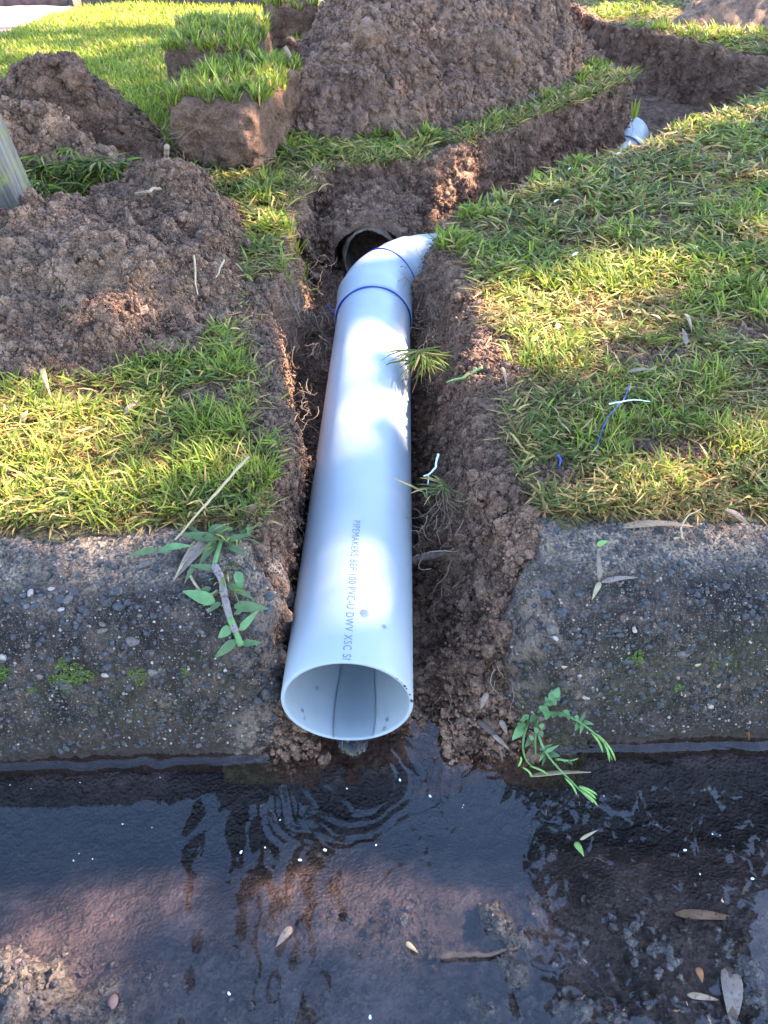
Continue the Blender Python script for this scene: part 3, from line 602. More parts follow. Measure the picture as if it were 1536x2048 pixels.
for th, y, r, lb in ((R(217), .045, .0018, 'upper water drop inside the pipe mouth, nearest the stream'), (R(232), .014, .0018, 'left water drop inside the pipe mouth, above its smaller neighbour'), (R(228), .008, .0014, 'smallest water drop low at the left inside the pipe mouth'),
                 (R(140), .012, .002, 'water drop inside the pipe mouth right of the stream'), (R(143), .004, .0019, 'long water drop by the right lip inside the pipe mouth')): drop_at(th, y, r, True, lb, G2)
# specks of dirt on the cut rim
dirt_m = stone_mat('wet_dirt', (.012, .01, .009), (.035, .026, .022)); sp = rock_mesh('dirt_speck', dirt_m, 9, 1)
for th, s in ((62, .0014), (66, .0009), (75, .001), (84, .0017), (85, .0012), (50, .0007), (57, .0006)):
    o = link('dirt_speck', sp, pipe); rr = PR - .0012; o.location = (rr * math.sin(R(th)), -.0002, rr * math.cos(R(th))); o.scale = (s * 1.3, s * .6, s * .8); o.rotation_euler = (0, R(th), 0)
# the old pipe stub in the pit
m, nt, b = material('old_clay', .9, .2); N = NB(nt); N.l(N.ramp(N.noise(60, 6, .7), [(.3, (.05, .033, .022)), (.55, (.15, .095, .065)), (.75, (.28, .19, .13))]), b.inputs['Base Color']); N.l(N.bump(N.noise(150, 5), .003, .9), b.inputs['Normal'])
old = empty('old_pipe', (-.012, .94, .068)); tag(old, 'old earth-covered grey pipe stub with a dark open mouth behind the white bend', 'pipe')
V, F = revolve([(.16, .050), (.02, .050), (.004, .050), (.0, .049), (.0, .0465), (.004, .046), (.16, .046)], 56); V = V + .006 * np.stack([fbm(V, 50, 3, 601), fbm(V, 50, 3, 602), fbm(V, 50, 3, 603)], 1)
mesh_np('pipe_stub', V, F, m, old)

# earth lying over the old pipe
def earth_over_pipe():
    th = np.linspace(R(-115), R(115), 110); ys = np.concatenate([[.0, .0], np.linspace(0, .15, 60)]); T, Y = np.meshgrid(th, ys, indexing='ij'); first = np.zeros_like(Y); first[:, 0] = 1
    T, Y, first = T.ravel(), Y.ravel(), first.ravel(); p = np.stack([T * .07, Y, first * .02], 1)
    r = np.where(first > 0, .0525, .056 + .012 * np.sin(np.clip(Y / .12, 0, 1) * 1.57) + .010 * fbm(p, 14, 2, 609)) * (1 + .0 * T)
    r = r + (1 - first) * (.012 * fbm(p, 30, 4, 610) + .012 * lumps(p, .02, 611) + .006 * lumps(p, .009, 614)) + .01 * np.clip(np.cos(T), 0, 1) * (1 - first)
    V = np.stack([r * np.sin(T), Y + .012 + .008 * fbm(p, 40, 3, 615), r * np.cos(T)], 1); return V, grid_faces(len(th), len(ys))
V, F = earth_over_pipe(); V = V * np.array([1.25, 1, .92]); o_cover = mesh_np('earth_cover', V, F, M_WALLW, old)

# ------------------------------------------------------------------ heaps of dug earth and turf sods
def heap(name, poly, hfun, step, mat, seed, label, cat, rough=1.0, group=None, big=1.):
    P = np.array(poly); lo, hi = P.min(0) - .05, P.max(0) + .05
    xs = np.arange(lo[0], hi[0], step); ys = np.arange(lo[1], hi[1], step); X, Y = np.meshgrid(xs, ys, indexing='ij'); x, y = X.ravel(), Y.ravel()
    p0 = P3(x, y); d = poly_sd(x, y, poly) + .025 * fbm(p0, 9, 3, seed) + .008 * fbm(p0, 45, 2, seed + 3)
    h = hfun(x, y, d); b = base_z(x, y); q = np.stack([x, y, b + h], 1); k = sstep(0, .03, d) * rough
    f1, f2, f3 = fbm(q, 5, 3, seed + 17), fbm(q, 11, 3, seed + 18), fbm(q, 24, 2, seed + 19)
    h = h + k * big * (.048 * fbm(q, 7, 5, seed + 5, .55) + .030 * lumps(q, .075, seed + 10) * sstep(.05, .3, f1) + .020 * lumps(q, .034, seed + 14) * sstep(-.05, .3, f2) + .010 * lumps(q, .015, seed + 20) * sstep(-.25, .25, f3) + .004 * lumps(q, .0075, seed + 22) - .012 * np.abs(fbm(q, 16, 3, seed + 26)) + .004 * fbm(q, 90, 3, seed + 24))
    z = b + h - .012 * (1 - sstep(-.02, .012, d))
    x = x + k * .010 * fbm(q, 40, 3, seed + 30); y = y + k * .010 * fbm(q, 40, 3, seed + 34)
    V, F, _ = compact(P3(x, y, z), grid_faces(len(xs), len(ys)), d > -.02, {})
    t = empty(name, (float(P[:, 0].mean()), float(P[:, 1].mean()), .15)); tag(t, label, cat, group)
    mesh_np('loose_earth', V - np.array(t.location), F, mat, t); return t, V
def mound_h(x, y, d):
    h = .36 * (1 - np.exp(-np.clip(d, 0, 9) / .26)); h *= .75 + .25 * sstep(1.4, 2.3, y)
    h += .05 * sstep(0, .1, d) * np.exp(-((x + .1) / .12) ** 2 - ((y - 2.0) / .2) ** 2) - .05 * np.exp(-((x - .12) / .1) ** 2 - ((y - 1.62) / .09) ** 2) + .03 * np.exp(-((x - .22) / .06) ** 2 - ((y - 1.66) / .07) ** 2)
    return np.where(d > 0, h, 0)
MND, MND_V = heap('soil_mound', MOUND, mound_h, .0062, M_MOUND, 700, 'big mound of grey brown dug earth behind the trench at the top of the picture', 'soil mound', 1.5)
def pile_h(x, y, d):
    h = .05 * (1 - np.exp(-np.clip(d, 0, 9) / .06)) + .035 * np.exp(-((y - .88) / .12) ** 2 - ((x + .33) / .2) ** 2) * sstep(0, .08, d)
    h += .035 * np.exp(-((x + .345) / .05) ** 2 - ((y - .56) / .07) ** 2) * sstep(0, .06, d) - .028 * np.exp(-((x + .24) / .06) ** 2 - ((y - .48) / .05) ** 2) + .03 * np.exp(-((x + .45) / .07) ** 2 - ((y - .60) / .1) ** 2) * sstep(0, .06, d)
    return np.where(d > 0, np.maximum(h, .004), 0)
PIL, PIL_V = heap('soil_pile', PILE, pile_h, .0031, M_PILE, 740, 'low crumbly pile of brown earth spread over the lawn left of the pipe', 'soil pile', .95)
HUMP = [(-.80, 1.10), (-.66, 1.12), (-.50, 1.115), (-.395, 1.13), (-.385, 1.2), (-.45, 1.30), (-.6, 1.42), (-.8, 1.42)]
def hump_h(x, y, d):
    return np.where(d > 0, .12 * np.clip(d / .08, 0, 1) ** .8 * np.exp(-np.abs((x + .62) / .13) ** 1.5) + .05 * sstep(0, .05, d), 0)
HMP, HMP_V = heap('overturned_sod', HUMP, hump_h, .0042, M_CLOD, 780, 'tall dark pointed heap of overturned sod at the edge of the mown lawn', 'sod', .8, 'sods thrown out of the trench')
FRONT = [(-.85, .95), (-.66, 1.0), (-.55, 1.02), (-.46, 1.01), (-.44, 1.05), (-.5, 1.10), (-.62, 1.16), (-.85, 1.16)]
def front_h(x, y, d):
    return np.where(d > 0, .10 * np.clip(d / .05, 0, 1) ** .7 * (1 - .75 * sstep(-.6, -.42, x)) + .02, 0)
FRS, FRS_V = heap('overturned_sod', FRONT, front_h, .0042, M_PILE, 810, 'upside down sod of lighter earth with green grass sticking out from under it', 'sod', .8, 'sods thrown out of the trench')

def sod(name, cx, cy, sx, sy, z0, h, rot, seed, label, mat, tilt=(0, 0), n=44):
    """a cut block of turf: ragged earth sides"""
    u = np.linspace(-1, 1, n); A, B = np.meshgrid(u, u, indexing='ij'); A, B = A.ravel(), B.ravel(); one = np.ones_like(A); Fg = grid_faces(n, n); Vs, Fs = [], []
    for k, (f, fl) in enumerate(((lambda a, b: (a, -one, b), 0), (lambda a, b: (a, one, b), 1), (lambda a, b: (-one, a, b), 1), (lambda a, b: (one, a, b), 0), (lambda a, b: (a, b, one), 0))):
        Vs.append(np.stack(f(A, B), 1)); Fs.append((Fg[:, ::-1] if fl else Fg) + k * n * n)
    V = np.concatenate(Vs); r = np.abs(V).max(1) / (np.sum(np.abs(V) ** 7, 1) ** (1 / 7)); V = V * r[:, None]
    V = V * np.array([sx / 2, sy / 2, h / 2]); p = V + np.array([cx, cy, z0]); nrm = V / (np.linalg.norm(V, axis=1)[:, None] + 1e-9)
    up = np.clip(nrm[:, 2], 0, 1)
    d = .026 * fbm(p, 11, 4, seed) + .012 * fbm(p * np.array([1, 1, .35]), 34, 3, seed + 4) + .010 * lumps(p, .03, seed + 8) + .006 * lumps(p, .013, seed + 12)
    V = V + nrm * d[:, None] * (1 - .6 * up)[:, None]
    V[:, 1] += -.25 * V[:, 2] * .3; M = Euler((tilt[0], tilt[1], rot)).to_matrix(); V = V @ np.array(M).T
    t = empty(name, (cx, cy, z0)); tag(t, label, 'sod', 'sods thrown out of the trench'); mesh_np('earth_block', V + np.array([0, 0, h / 2]), Fs, mat, t); return t
SA = sod('turf_sod', -.288, 1.30, .185, .34, .15, .125, R(-8), 840, 'thick grass-topped sod with a broad brown earth face turned towards the trench', M_CLOD)
SB = sod('turf_sod', -.378, 1.62, .2, .34, .14, .17, R(4), 860, 'grassy sod with a dark narrow left end, lying right behind the broad faced sod', M_CLOD)
SC = sod('turf_sod', -.285, 2.28, .15, .12, .14, .14, R(10), 880, 'small dark clod of earth topped with grass at the left foot of the big mound', M_CLOD, n=26)
SD = sod('turf_sod', -.215, 2.02, .08, .1, .15, .06, R(30), 890, 'low grassy turf lump between the grassy sods and the big mound', M_CLOD, n=20)

# far heap across the trench and its lawn
FARP = [(.95, 2.75), (1.2, 2.62), (1.5, 2.5), (2.2, 2.4), (2.2, 3.3), (1.2, 3.3)]
FAR_H, FAR_V = heap('soil_pile', FARP, lambda x, y, d: np.where(d > 0, .12 * (1 - np.exp(-np.clip(d, 0, 9) / .15)), 0), .012, M_MOUND, 905, 'far pile of loose brown earth on the grass beyond the trench at the upper right', 'soil pile')

crumbs('soil_crumbs', PIL_V, 60000, .0009, .0075, M_PILE, PIL, 1)
crumbs('soil_crumbs', MND_V[MND_V[:, 1] < 2.6], 70000, .0016, .011, M_MOUND, MND, 2)
crumbs('soil_crumbs', HMP_V, 5000, .0018, .012, M_CLOD, HMP, 3); crumbs('soil_crumbs', FRS_V, 5000, .0018, .012, M_PILE, FRS, 4)
GV = np.empty(len(GROUND.data.vertices) * 3, np.float32); GROUND.data.vertices.foreach_get('co', GV); GV = GV.reshape(-1, 3)
_sd = poly_sd(GV[:, 0], GV[:, 1], TRENCH); _nr = (GV[:, 1] < 2.2) & (np.abs(GV[:, 0]) < 1.2)
crumbs('soil_crumbs', GV[_nr & (_sd > -.022) & (GV[:, 2] > -.01) & (GV[:, 1] > kerb_y(GV[:, 0]) - .01)], 70000, .0008, .0065, M_WALL, None, 5, 'loose crumbs of dark earth on the sides and floor of the trench')
crumbs('soil_crumbs', np.concatenate(WALLS), 26000, .0014, .009, M_WALL, None, 12, 'crumbs of earth clinging to the dug trench faces')
_ba = bare_amt(GV[:, 0], GV[:, 1]); crumbs('soil_crumbs', GV[_nr & (_ba > .3) & (_sd < 0)], 6000, .0012, .006, M_MOUND, None, 6, 'loose crumbs of grey earth on the bare patches of the lawn')

_ev = np.empty(len(o_cover.data.vertices) * 3, np.float32); o_cover.data.vertices.foreach_get('co', _ev); _ev = _ev.reshape(-1, 3) + np.array(old.location); crumbs('soil_crumbs', _ev[_ev[:, 1] > .96], 5000, .0012, .008, M_WALLW, old, 8)
def clods(t, V, n, lo, hi, mat, seed, keep):
    q = V[keep(V)]; rr = np.random.default_rng(seed); ms_ = [rock_mesh('clod', mat, seed + k, 4) for k in range(5)]
    for me in ms_:
        C_ = np.empty(len(me.vertices) * 3, np.float32); me.vertices.foreach_get('co', C_); C_ = C_.reshape(-1, 3); nn = C_ / np.linalg.norm(C_, axis=1)[:, None]
        C_ = C_ * np.array([1, .85, .7]) + nn * (.5 * fbm(C_ + seed, 1.5, 5, seed, .6) + .16 * lumps(C_ + seed, .42, seed + 3) + .08 * lumps(C_ + seed, .2, seed + 4))[:, None]; me.vertices.foreach_set('co', C_.astype(np.float32).ravel()); me.update()
    for _ in range(n):
        c = q[rr.integers(0, len(q))]; o = link('clod', ms_[rr.integers(0, 5)], t); sz = lo * (hi / lo) ** (rr.random() ** 1.6); o.scale = (sz * rr.uniform(.8, 1.4), sz, sz * rr.uniform(.7, 1.1)); o.rotation_euler = rr.uniform(0, 6.28, 3); o.location = c - np.array(t.location) + np.array([0, 0, -sz * .15])
clods(MND, MND_V, 110, .010, .036, M_MOUND, 31, lambda V: (V[:, 1] < 2.3) & (V[:, 2] > .17)); clods(PIL, PIL_V, 70, .006, .020, M_PILE, 41, lambda V: V[:, 2] > .17); clods(HMP, HMP_V, 16, .010, .03, M_CLOD, 51, lambda V: V[:, 2] > .17); clods(FRS, FRS_V, 12, .008, .022, M_PILE, 61, lambda V: V[:, 2] > .18)
# bricks broken into the mound
m, nt, b = material('old_brick', .9, .2); N = NB(nt); N.l(N.mix(N.ramp(N.noise(90, 5, .7), [(.4, 0.), (.65, .8)]), (.16, .06, .045), (.15, .11, .095)), b.inputs['Base Color']); N.l(N.bump(N.noise(220, 4), .002, .8), b.inputs['Normal']); M_BRICK = m
def mound_top(px, py):
    q = at(px, py, .2)
    for _ in range(40):
        k = np.argmin((MND_V[:, 0] - q[0]) ** 2 + (MND_V[:, 1] - q[1]) ** 2); q = at(px, py, .6 * q[2] + .4 * MND_V[k, 2])
    return q
def brick(px, py, dims, rot, lb):
    bm = bmesh.new(); bmesh.ops.create_cube(bm, size=1); bmesh.ops.scale(bm, vec=dims, verts=bm.verts); bmesh.ops.bevel(bm, geom=bm.edges[:], offset=.004, segments=2, affect='EDGES')
    bmesh.ops.subdivide_edges(bm, edges=bm.edges[:], cuts=2, use_grid_fill=True)
    from mathutils import noise as mn
    for v in bm.verts: v.co += Vector((mn.noise(v.co * 40), mn.noise(v.co * 40 + Vector((9, 9, 9))), mn.noise(v.co * 40 + Vector((3, 1, 7))))) * .004
    me = bpy.data.meshes.new('brick_fragment'); bm.to_mesh(me); bm.free(); me.materials.append(M_BRICK); o = link('brick_fragment', me); q_ = mound_top(px, py); o.location = q_ + np.array([0, .012, -.016]); o.rotation_euler = rot; tag(o, lb, 'brick', 'brick pieces in the mound')
brick(672, 207, (.07, .05, .035), (.3, -.55, .3), 'long red brick piece sticking out low in the big mound, lit along its top edge')
brick(612, 218, (.06, .05, .04), (.5, .2, -.3), 'red brick piece at the foot of the big mound left of the long one')
brick(580, 118, (.035, .03, .03), (.5, .4, .6), 'smallest red brick bit high on the left side of the big mound')

# ------------------------------------------------------------------ post, path, timber edging
m, nt, b = material('weathered_timber', .9, .2); N = NB(nt); co = N.obj(); mp = N.n('ShaderNodeMapping'); mp.inputs['Scale'].default_value = (1, 1, .05); N.l(co, mp.inputs[0])
g1 = N.noise(150, 6, .7, co=mp.outputs[0]); c = N.ramp(g1, [(.3, (.06, .045, .034)), (.5, (.16, .122, .095)), (.7, (.27, .21, .165))])
lm = N.math('MULTIPLY', N.ramp(N.noise(22, 5, .7, co=co), [(.47, 0.), (.62, .8)]), N.ramp(N.noise(160, 3, co=co), [(.35, .3), (.6, 1.)])); c = N.mix(lm, c, (.2, .2, .05)); N.l(c, b.inputs['Base Color']); N.l(N.bump(g1, .004, .9), b.inputs['Normal']); M_TIMBER = m
def post():
    t = empty('timber_post', (-.572, .81, .10)); tag(t, 'grey weathered timber post with yellow green lichen standing in the earth at the left edge', 'post')
    n, hgt = 34, .75; zs = np.linspace(0, hgt, 60); ang = np.arange(n * 4) / (n * 4) * 2 * math.pi; k = 8
    c, s = np.cos(ang), np.sin(ang); r = 1 / (np.abs(c) ** k + np.abs(s) ** k) ** (1 / k); X, Y = r * c * .055, r * s * .05
    V = np.concatenate([np.stack([X, Y, np.full_like(X, z)], 1) for z in zs]); i, j = np.meshgrid(np.arange(len(zs) - 1), np.arange(n * 4), indexing='ij'); i, j = i.ravel(), j.ravel(); m4 = n * 4; j2 = (j + 1) % m4
    F = np.stack([i * m4 + j, i * m4 + j2, (i + 1) * m4 + j2, (i + 1) * m4 + j], 1); p = V * np.array([1, 1, .04]); nr = V * np.array([1, 1, 0]); nr /= np.linalg.norm(nr, axis=1)[:, None]
    V = V + nr * (.0022 * fbm(p, 160, 3, 950) + .002 * fbm(p, 60, 2, 951))[:, None]
    topv = len(V); V = np.concatenate([V, [[0, 0, hgt + .004]]]); jj = np.arange(m4); cap = np.stack([(len(zs) - 1) * m4 + jj, (len(zs) - 1) * m4 + (jj + 1) % m4, np.full(m4, topv)], 1)
    mesh_np('post_shaft', V, [F, cap], M_TIMBER, t); t.rotation_euler = (R(2), R(-7), R(12))
post()
m, nt, b = material('path_gravel', .95, .2); N = NB(nt); c = N.ramp(N.noise(90, 6, .7), [(.3, (.2, .11, .08)), (.55, (.33, .19, .14)), (.75, (.45, .28, .21))]); N.l(c, b.inputs['Base Color']); N.l(N.bump(N.noise(300, 4), .003, .8), b.inputs['Normal'])
def path():
    xs = np.linspace(0, 1, 60); ys = np.linspace(0, 1, 80); X, Y = np.meshgrid(xs, ys, indexing='ij'); y = 1.9 + 1.35 * Y.ravel(); xr = -1.262 - .03 * (3.2 - y) + .02 * fbm(P3(y, y * 0), 6, 3, 960); x = xr - 2.5 * X.ravel() ** 2
    return tag(mesh_np('path', P3(x, y, base_z(x, y) + .008 + .003 * fbm(P3(x, y), 30, 2, 961) - .02 * (X.ravel() < .001)), grid_faces(60, 80), m), kind='structure')
path()
def sleeper(x0, x1, y0, y1, z0, h, mat, lb):
    n = 60; bm = bmesh.new(); bmesh.ops.create_cube(bm, size=1)
    bmesh.ops.scale(bm, vec=(math.hypot(x1 - x0, y1 - y0), .09, h), verts=bm.verts); bmesh.ops.bevel(bm, geom=bm.edges[:], offset=.006, segments=2, affect='EDGES')
    me = bpy.data.meshes.new('timber_sleeper'); bm.to_mesh(me); bm.free(); me.materials.append(mat); o = link('timber_sleeper', me); o.location = ((x0 + x1) / 2, (y0 + y1) / 2 + .045, z0 + h / 2); o.rotation_euler.z = math.atan2(y1 - y0, x1 - x0); tag(o, lb, 'sleeper', 'sleepers edging the lawn')
m, nt, b = material('dark_timber', .9, .2); N = NB(nt); co = N.obj(); N.l(N.ramp(N.noise(40, 5, .7, co=co), [(.3, (.04, .028, .025)), (.65, (.13, .085, .075))]), b.inputs['Base Color'])
sleeper(-1.255, -.4, 3.262, 3.275, .12, .09, m, 'dark brown timber sleeper edging the far side of the mown lawn'); sleeper(-2.6, -1.31, 3.18, 3.27, .12, .06, m, 'low dark timber sleeper along the far edge of the pink path')

# ------------------------------------------------------------------ grass
PAL = {'dark': (0.046, 0.073, 0.018), 'mid': (0.104, 0.135, 0.021), 'bright': (0.181, 0.221, 0.025), 'fresh': (0.23, 0.27, 0.028), 'straw': (0.488, 0.314, 0.105), 'dead': (0.232, 0.132, 0.047), 'olive': (0.143, 0.127, 0.03), 'grey': (0.126, 0.152, 0.044), 'sunny': (0.296, 0.323, 0.028)}
def blades(root, L, Wd, az, lean0, lean1, col, r, nseg=3):
    """curved tapering blades; lean is measured from straight up"""
    n = len(root); t = np.linspace(0, 1, nseg + 1); pos = np.zeros((n, nseg + 1, 3)); pos[:, 0] = root; dx, dy = np.cos(az), np.sin(az); bend = r.normal(0, .25, n)
    for k in range(1, nseg + 1):
        th = lean0 + (lean1 - lean0) * (t[k] + t[k - 1]) / 2; a2 = az + bend * t[k]; st = L / nseg
        pos[:, k] = pos[:, k - 1] + np.stack([st * np.sin(th) * np.cos(a2), st * np.sin(th) * np.sin(a2), st * np.cos(th)], 1)
    roll = r.normal(0, .5, n); sx, sy, sz = -dy * np.cos(roll), dx * np.cos(roll), np.sin(roll); side = np.stack([sx, sy, sz], 1)
    prof = np.array([.75, 1., .72, 0])[:nseg + 1] if nseg == 3 else np.array([.8, 1, 0])
    V = []
    for k in range(nseg): V += [pos[:, k] - side * (Wd * prof[k] / 2)[:, None], pos[:, k] + side * (Wd * prof[k] / 2)[:, None]]
    V.append(pos[:, nseg]); V = np.stack(V, 1); m_ = 2 * nseg + 1; base = np.arange(n)[:, None] * m_
    Q = np.concatenate([base + np.array([[2 * k, 2 * k + 1, 2 * k + 3, 2 * k + 2]]) for k in range(nseg - 1)]); Tt = base + np.array([[2 * nseg - 2, 2 * nseg - 1, 2 * nseg]])
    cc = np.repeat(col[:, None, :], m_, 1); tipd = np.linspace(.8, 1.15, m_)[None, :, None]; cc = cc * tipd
    return V.reshape(-1, 3), [Q, Tt], cc.reshape(-1, 3)
class Grass:
    def __init__(s): s.p = []; s.c = []
    def add(s, *a, **k):
        V, F, c = blades(*a, **k); s.p.append((V, F)); s.c.append(c)
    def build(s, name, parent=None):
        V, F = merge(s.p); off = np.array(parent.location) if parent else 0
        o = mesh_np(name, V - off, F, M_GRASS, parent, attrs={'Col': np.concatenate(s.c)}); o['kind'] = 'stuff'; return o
def pal(r, n, names, w):
    a = np.array([PAL[k] for k in names])[r.choice(len(names), n, p=np.array(w) / sum(w))]; return a * r.uniform(.75, 1.25, (n, 1)) * r.uniform(.92, 1.08, (n, 3))
def lawn_mask(x, y, r):
    sd = poly_sd(x, y, TRENCH); p = P3(x, y); yl = y - kerb_y(x)
    ok = (sd < np.where(x > 0, -.022, -.006) + .012 * fbm(p, 25, 2, 12)) & (yl > .138 + .004 * fbm(p, 40, 2, 15))
    ok &= poly_sd(x, y, PILE) < -.005 + .02 * fbm(p, 18, 2, 13); ok &= poly_sd(x, y, MOUND) < -.005; ok &= r.random(len(x)) > bare_amt(x, y) * .93
    ok &= poly_sd(x, y, HUMP) < -.0; ok &= poly_sd(x, y, FARP) < 0; ok &= ~((x < -1.26) & (y > 1.9))
    ok &= ~((np.abs(x + .292) < .09) & (np.abs(y - 1.29) < .15)) & ~((np.abs(x + .39) < .09) & (np.abs(y - 1.66) < .16))
    return ok
def scatter(n, r, dmin=.5, dmax=4.6, margin=1.12):
    d = dmin * (dmax / dmin) ** r.random(n); w = (.142 + .362 * d) * margin; x = CAM[0] + r.uniform(-1, 1, n) * w - .02 * d; y = CAM[1] + d
    k = lawn_mask(x, y, r); return x[k], y[k], d[k]
def zof(x, y): return ground_h(x, y)[0] + .002
FARLAWN = lambda x, y: (x < -.2) & (y > 1.15)
r = np.random.default_rng(77); G = Grass()
# flat runner mat
x, y, d = scatter(120000, r); k = ~FARLAWN(x, y) & (r.random(len(x)) < .16 + .84 * sstep(-.16, .28, fbm(P3(x, y), 13, 3, 19))); x, y, d = x[k], y[k], d[k]; n = len(x); z = zof(x, y)
patch = fbm(P3(x, y), 6, 2, 23)
L = r.uniform(.011, .028, n) * np.clip(d / .9, .85, 1.6); Wd = r.uniform(.0016, .0038, n) * np.clip(d / .9, .8, 2)
col = np.where((r.random(n) < sstep(-.3, .3, patch))[:, None], pal(r, n, ('mid', 'bright', 'grey', 'fresh', 'straw', 'sunny'), (3, 3, 1.5, 2, 1.5, 1)), pal(r, n, ('dark', 'mid', 'olive', 'straw', 'grey', 'dead'), (2, 3, 2.4, 2.8, 1.6, 1.4)))
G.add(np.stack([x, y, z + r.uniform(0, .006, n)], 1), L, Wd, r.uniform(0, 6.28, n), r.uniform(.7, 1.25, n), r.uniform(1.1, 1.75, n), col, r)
# the same turf carried on to either side
n = 60000; d = .52 * (3.6 / .52) ** r.random(n); w = .142 + .362 * d; x = CAM[0] + r.choice((-1, 1), n) * r.uniform(1.1, 2.3, n) * w - .02 * d; y = CAM[1] + d; k = lawn_mask(x, y, r) & ~FARLAWN(x, y); x, y, d = x[k], y[k], d[k]; n = len(x)
G.add(np.stack([x, y, base_z(x, y)], 1), r.uniform(.02, .042, n) * np.clip(d / .9, .85, 1.6), r.uniform(.004, .007, n) * np.clip(d / .9, .8, 2), r.uniform(0, 6.28, n), r.uniform(.5, 1.2, n), r.uniform(1.1, 1.75, n), pal(r, n, ('dark', 'mid', 'olive', 'straw', 'bright'), (2, 3, 2, 2, 2)), r, nseg=2)
# dead thatch under it
x, y, d = scatter(80000, r); k = ~FARLAWN(x, y); x, y, d = x[k], y[k], d[k]; n = len(x); z = zof(x, y)
G.add(np.stack([x, y, z], 1), r.uniform(.012, .04, n) * np.clip(d, .8, 1.5), r.uniform(.0012, .0028, n) * np.clip(d / .9, .8, 2), r.uniform(0, 6.28, n), r.uniform(1.25, 1.6, n), r.uniform(1.4, 1.7, n), pal(r, n, ('straw', 'dead', 'olive'), (3, 3, 1)), r, nseg=2)
# straw lying on top
x, y, d = scatter(26000, r); k = ~FARLAWN(x, y) & (r.random(len(x)) < sstep(-.3, .25, fbm(P3(x, y), 8, 2, 47))); x, y, d = x[k], y[k], d[k]; n = len(x); z = zof(x, y) + r.uniform(.004, .014, n)
G.add(np.stack([x, y, z], 1), r.uniform(.012, .036, n) * np.clip(d, .8, 1.5), r.uniform(.0011, .0026, n) * np.clip(d / .9, .8, 2), r.uniform(0, 6.28, n), r.uniform(1.3, 1.6, n), r.uniform(1.45, 1.8, n), pal(r, n, ('straw', 'dead', 'olive', 'grey'), (4, 2, 1.5, 1)), r, nseg=2)
# fine bright tufts
def tufts(x, y, per, Lr, Wr, names, w, spread=.006, lean=(.05, .9), zf=zof, dirs=None):
    k = np.repeat(np.arange(len(x)), per); n = len(k); a = r.uniform(0, 6.28, n); rr = spread * np.sqrt(r.random(n)); X, Y = x[k] + rr * np.cos(a), y[k] + rr * np.sin(a); Z = zf(X, Y) if callable(zf) else zf[k]
    az = a + r.normal(0, 1.3, n) if dirs is None else dirs + r.normal(0, .7, n); size = r.uniform(.65, 1.2, len(x))[k]; dd = np.hypot(X - CAM[0], Y - CAM[1])
    l0 = r.uniform(lean[0], max(lean[0] + .1, lean[1] * .6), n); tint = r.uniform(.8, 1.2, len(x))[k][:, None]
    return np.stack([X, Y, Z], 1), r.uniform(*Lr, n) * size, r.uniform(*Wr, n) * np.clip(dd / .9, .8, 2.2), az, l0, l0 + r.uniform(.2, lean[1], n), pal(r, n, names, w) * tint, r
x, y, d = scatter(4200, r); k = ~FARLAWN(x, y) & (r.random(len(x)) < sstep(-.05, .4, fbm(P3(x, y), 7, 2, 29)) * .6 + .04); x, y = x[k], y[k]
G.add(*tufts(x, y, 11, (.012, .029), (.0012, .0024), ('fresh', 'bright', 'mid', 'straw'), (4, 4, 2, .4), spread=.016))
# thick fresh clump right behind the left kerb, beside the trench, and ragged lips of turf
def clump(px, py, z, n, rad, per, Lr=(.02, .046), **kw):
    n = max(3, int(n * .6)); kw.setdefault('lean', (.15, 1.25)); kw.setdefault('spread', .011); per = per - 3; Lr = (Lr[0] * .75, Lr[1] * .75)
    c = at(px, py, z); a = r.uniform(0, 6.28, n); q = rad * np.sqrt(r.random(n)); x, y = c[0] + q * np.cos(a), c[1] + q * np.sin(a) * .8; k = (y - kerb_y(x) > .13); x, y = x[k], y[k]
    G.add(*tufts(x, y, per, Lr, (.0014, .003), ('fresh', 'bright', 'mid', 'straw'), (4, 4, 2, .4), **kw))
for px, py, n, rad in ((450, 930, 60, .05), (330, 980, 40, .04), (200, 1000, 22, .03), (520, 960, 24, .02), (440, 860, 24, .03), (120, 850, 24, .04), (310, 740, 14, .025), (460, 750, 14, .025), (250, 880, 14, .03), (60, 930, 20, .04), (40, 800, 10, .03)): clump(px, py, .16, n, rad, 14)
for px, py, n, rad in ((1130, 560, 50, .06), (1080, 720, 36, .05), (1230, 560, 36, .05), (1450, 600, 30, .06), (1400, 760, 26, .05), (1290, 540, 20, .04), (900, 480, 26, .02), (950, 430, 22, .025), (1120, 330, 30, .05), (1230, 300, 30, .06), (1400, 260, 40, .08), (1480, 430, 30, .06), (1250, 480, 20, .04), (1190, 900, 20, .03), (1300, 960, 16, .03), (1500, 900, 16, .03)): clump(px, py, .16, n, rad, 13, Lr=(.022, .05))
for px, py, n, rad in ((600, 285, 26, .05), (560, 280, 14, .03), (640, 350, 12, .02), (760, 262, 14, .03), (860, 262, 16, .04), (520, 380, 26, .03), (560, 440, 26, .025), (590, 460, 8, .012), (540, 350, 16, .03), (570, 520, 8, .012), (1090, 190, 16, .05), (1150, 150, 22, .06), (1210, 125, 24, .05), (960, 250, 12, .04), (1010, 235, 10, .03)): clump(px, py, .17, n, rad, 13, Lr=(.025, .055))
_lp = np.array(LIP1[1:11]); _ls = np.concatenate([[0], np.cumsum(np.linalg.norm(np.diff(_lp, axis=0), axis=1))]); _lt = r.uniform(0, _ls[-1], 520); _lx, _ly = np.interp(_lt, _ls, _lp[:, 0]), np.interp(_lt, _ls, _lp[:, 1]); _k = fbm(P3(_lx, _ly), 9, 2, 91) > -.12; _lx, _ly = _lx[_k] + r.normal(0, .010, _k.sum()), _ly[_k] + r.normal(0, .010, _k.sum())
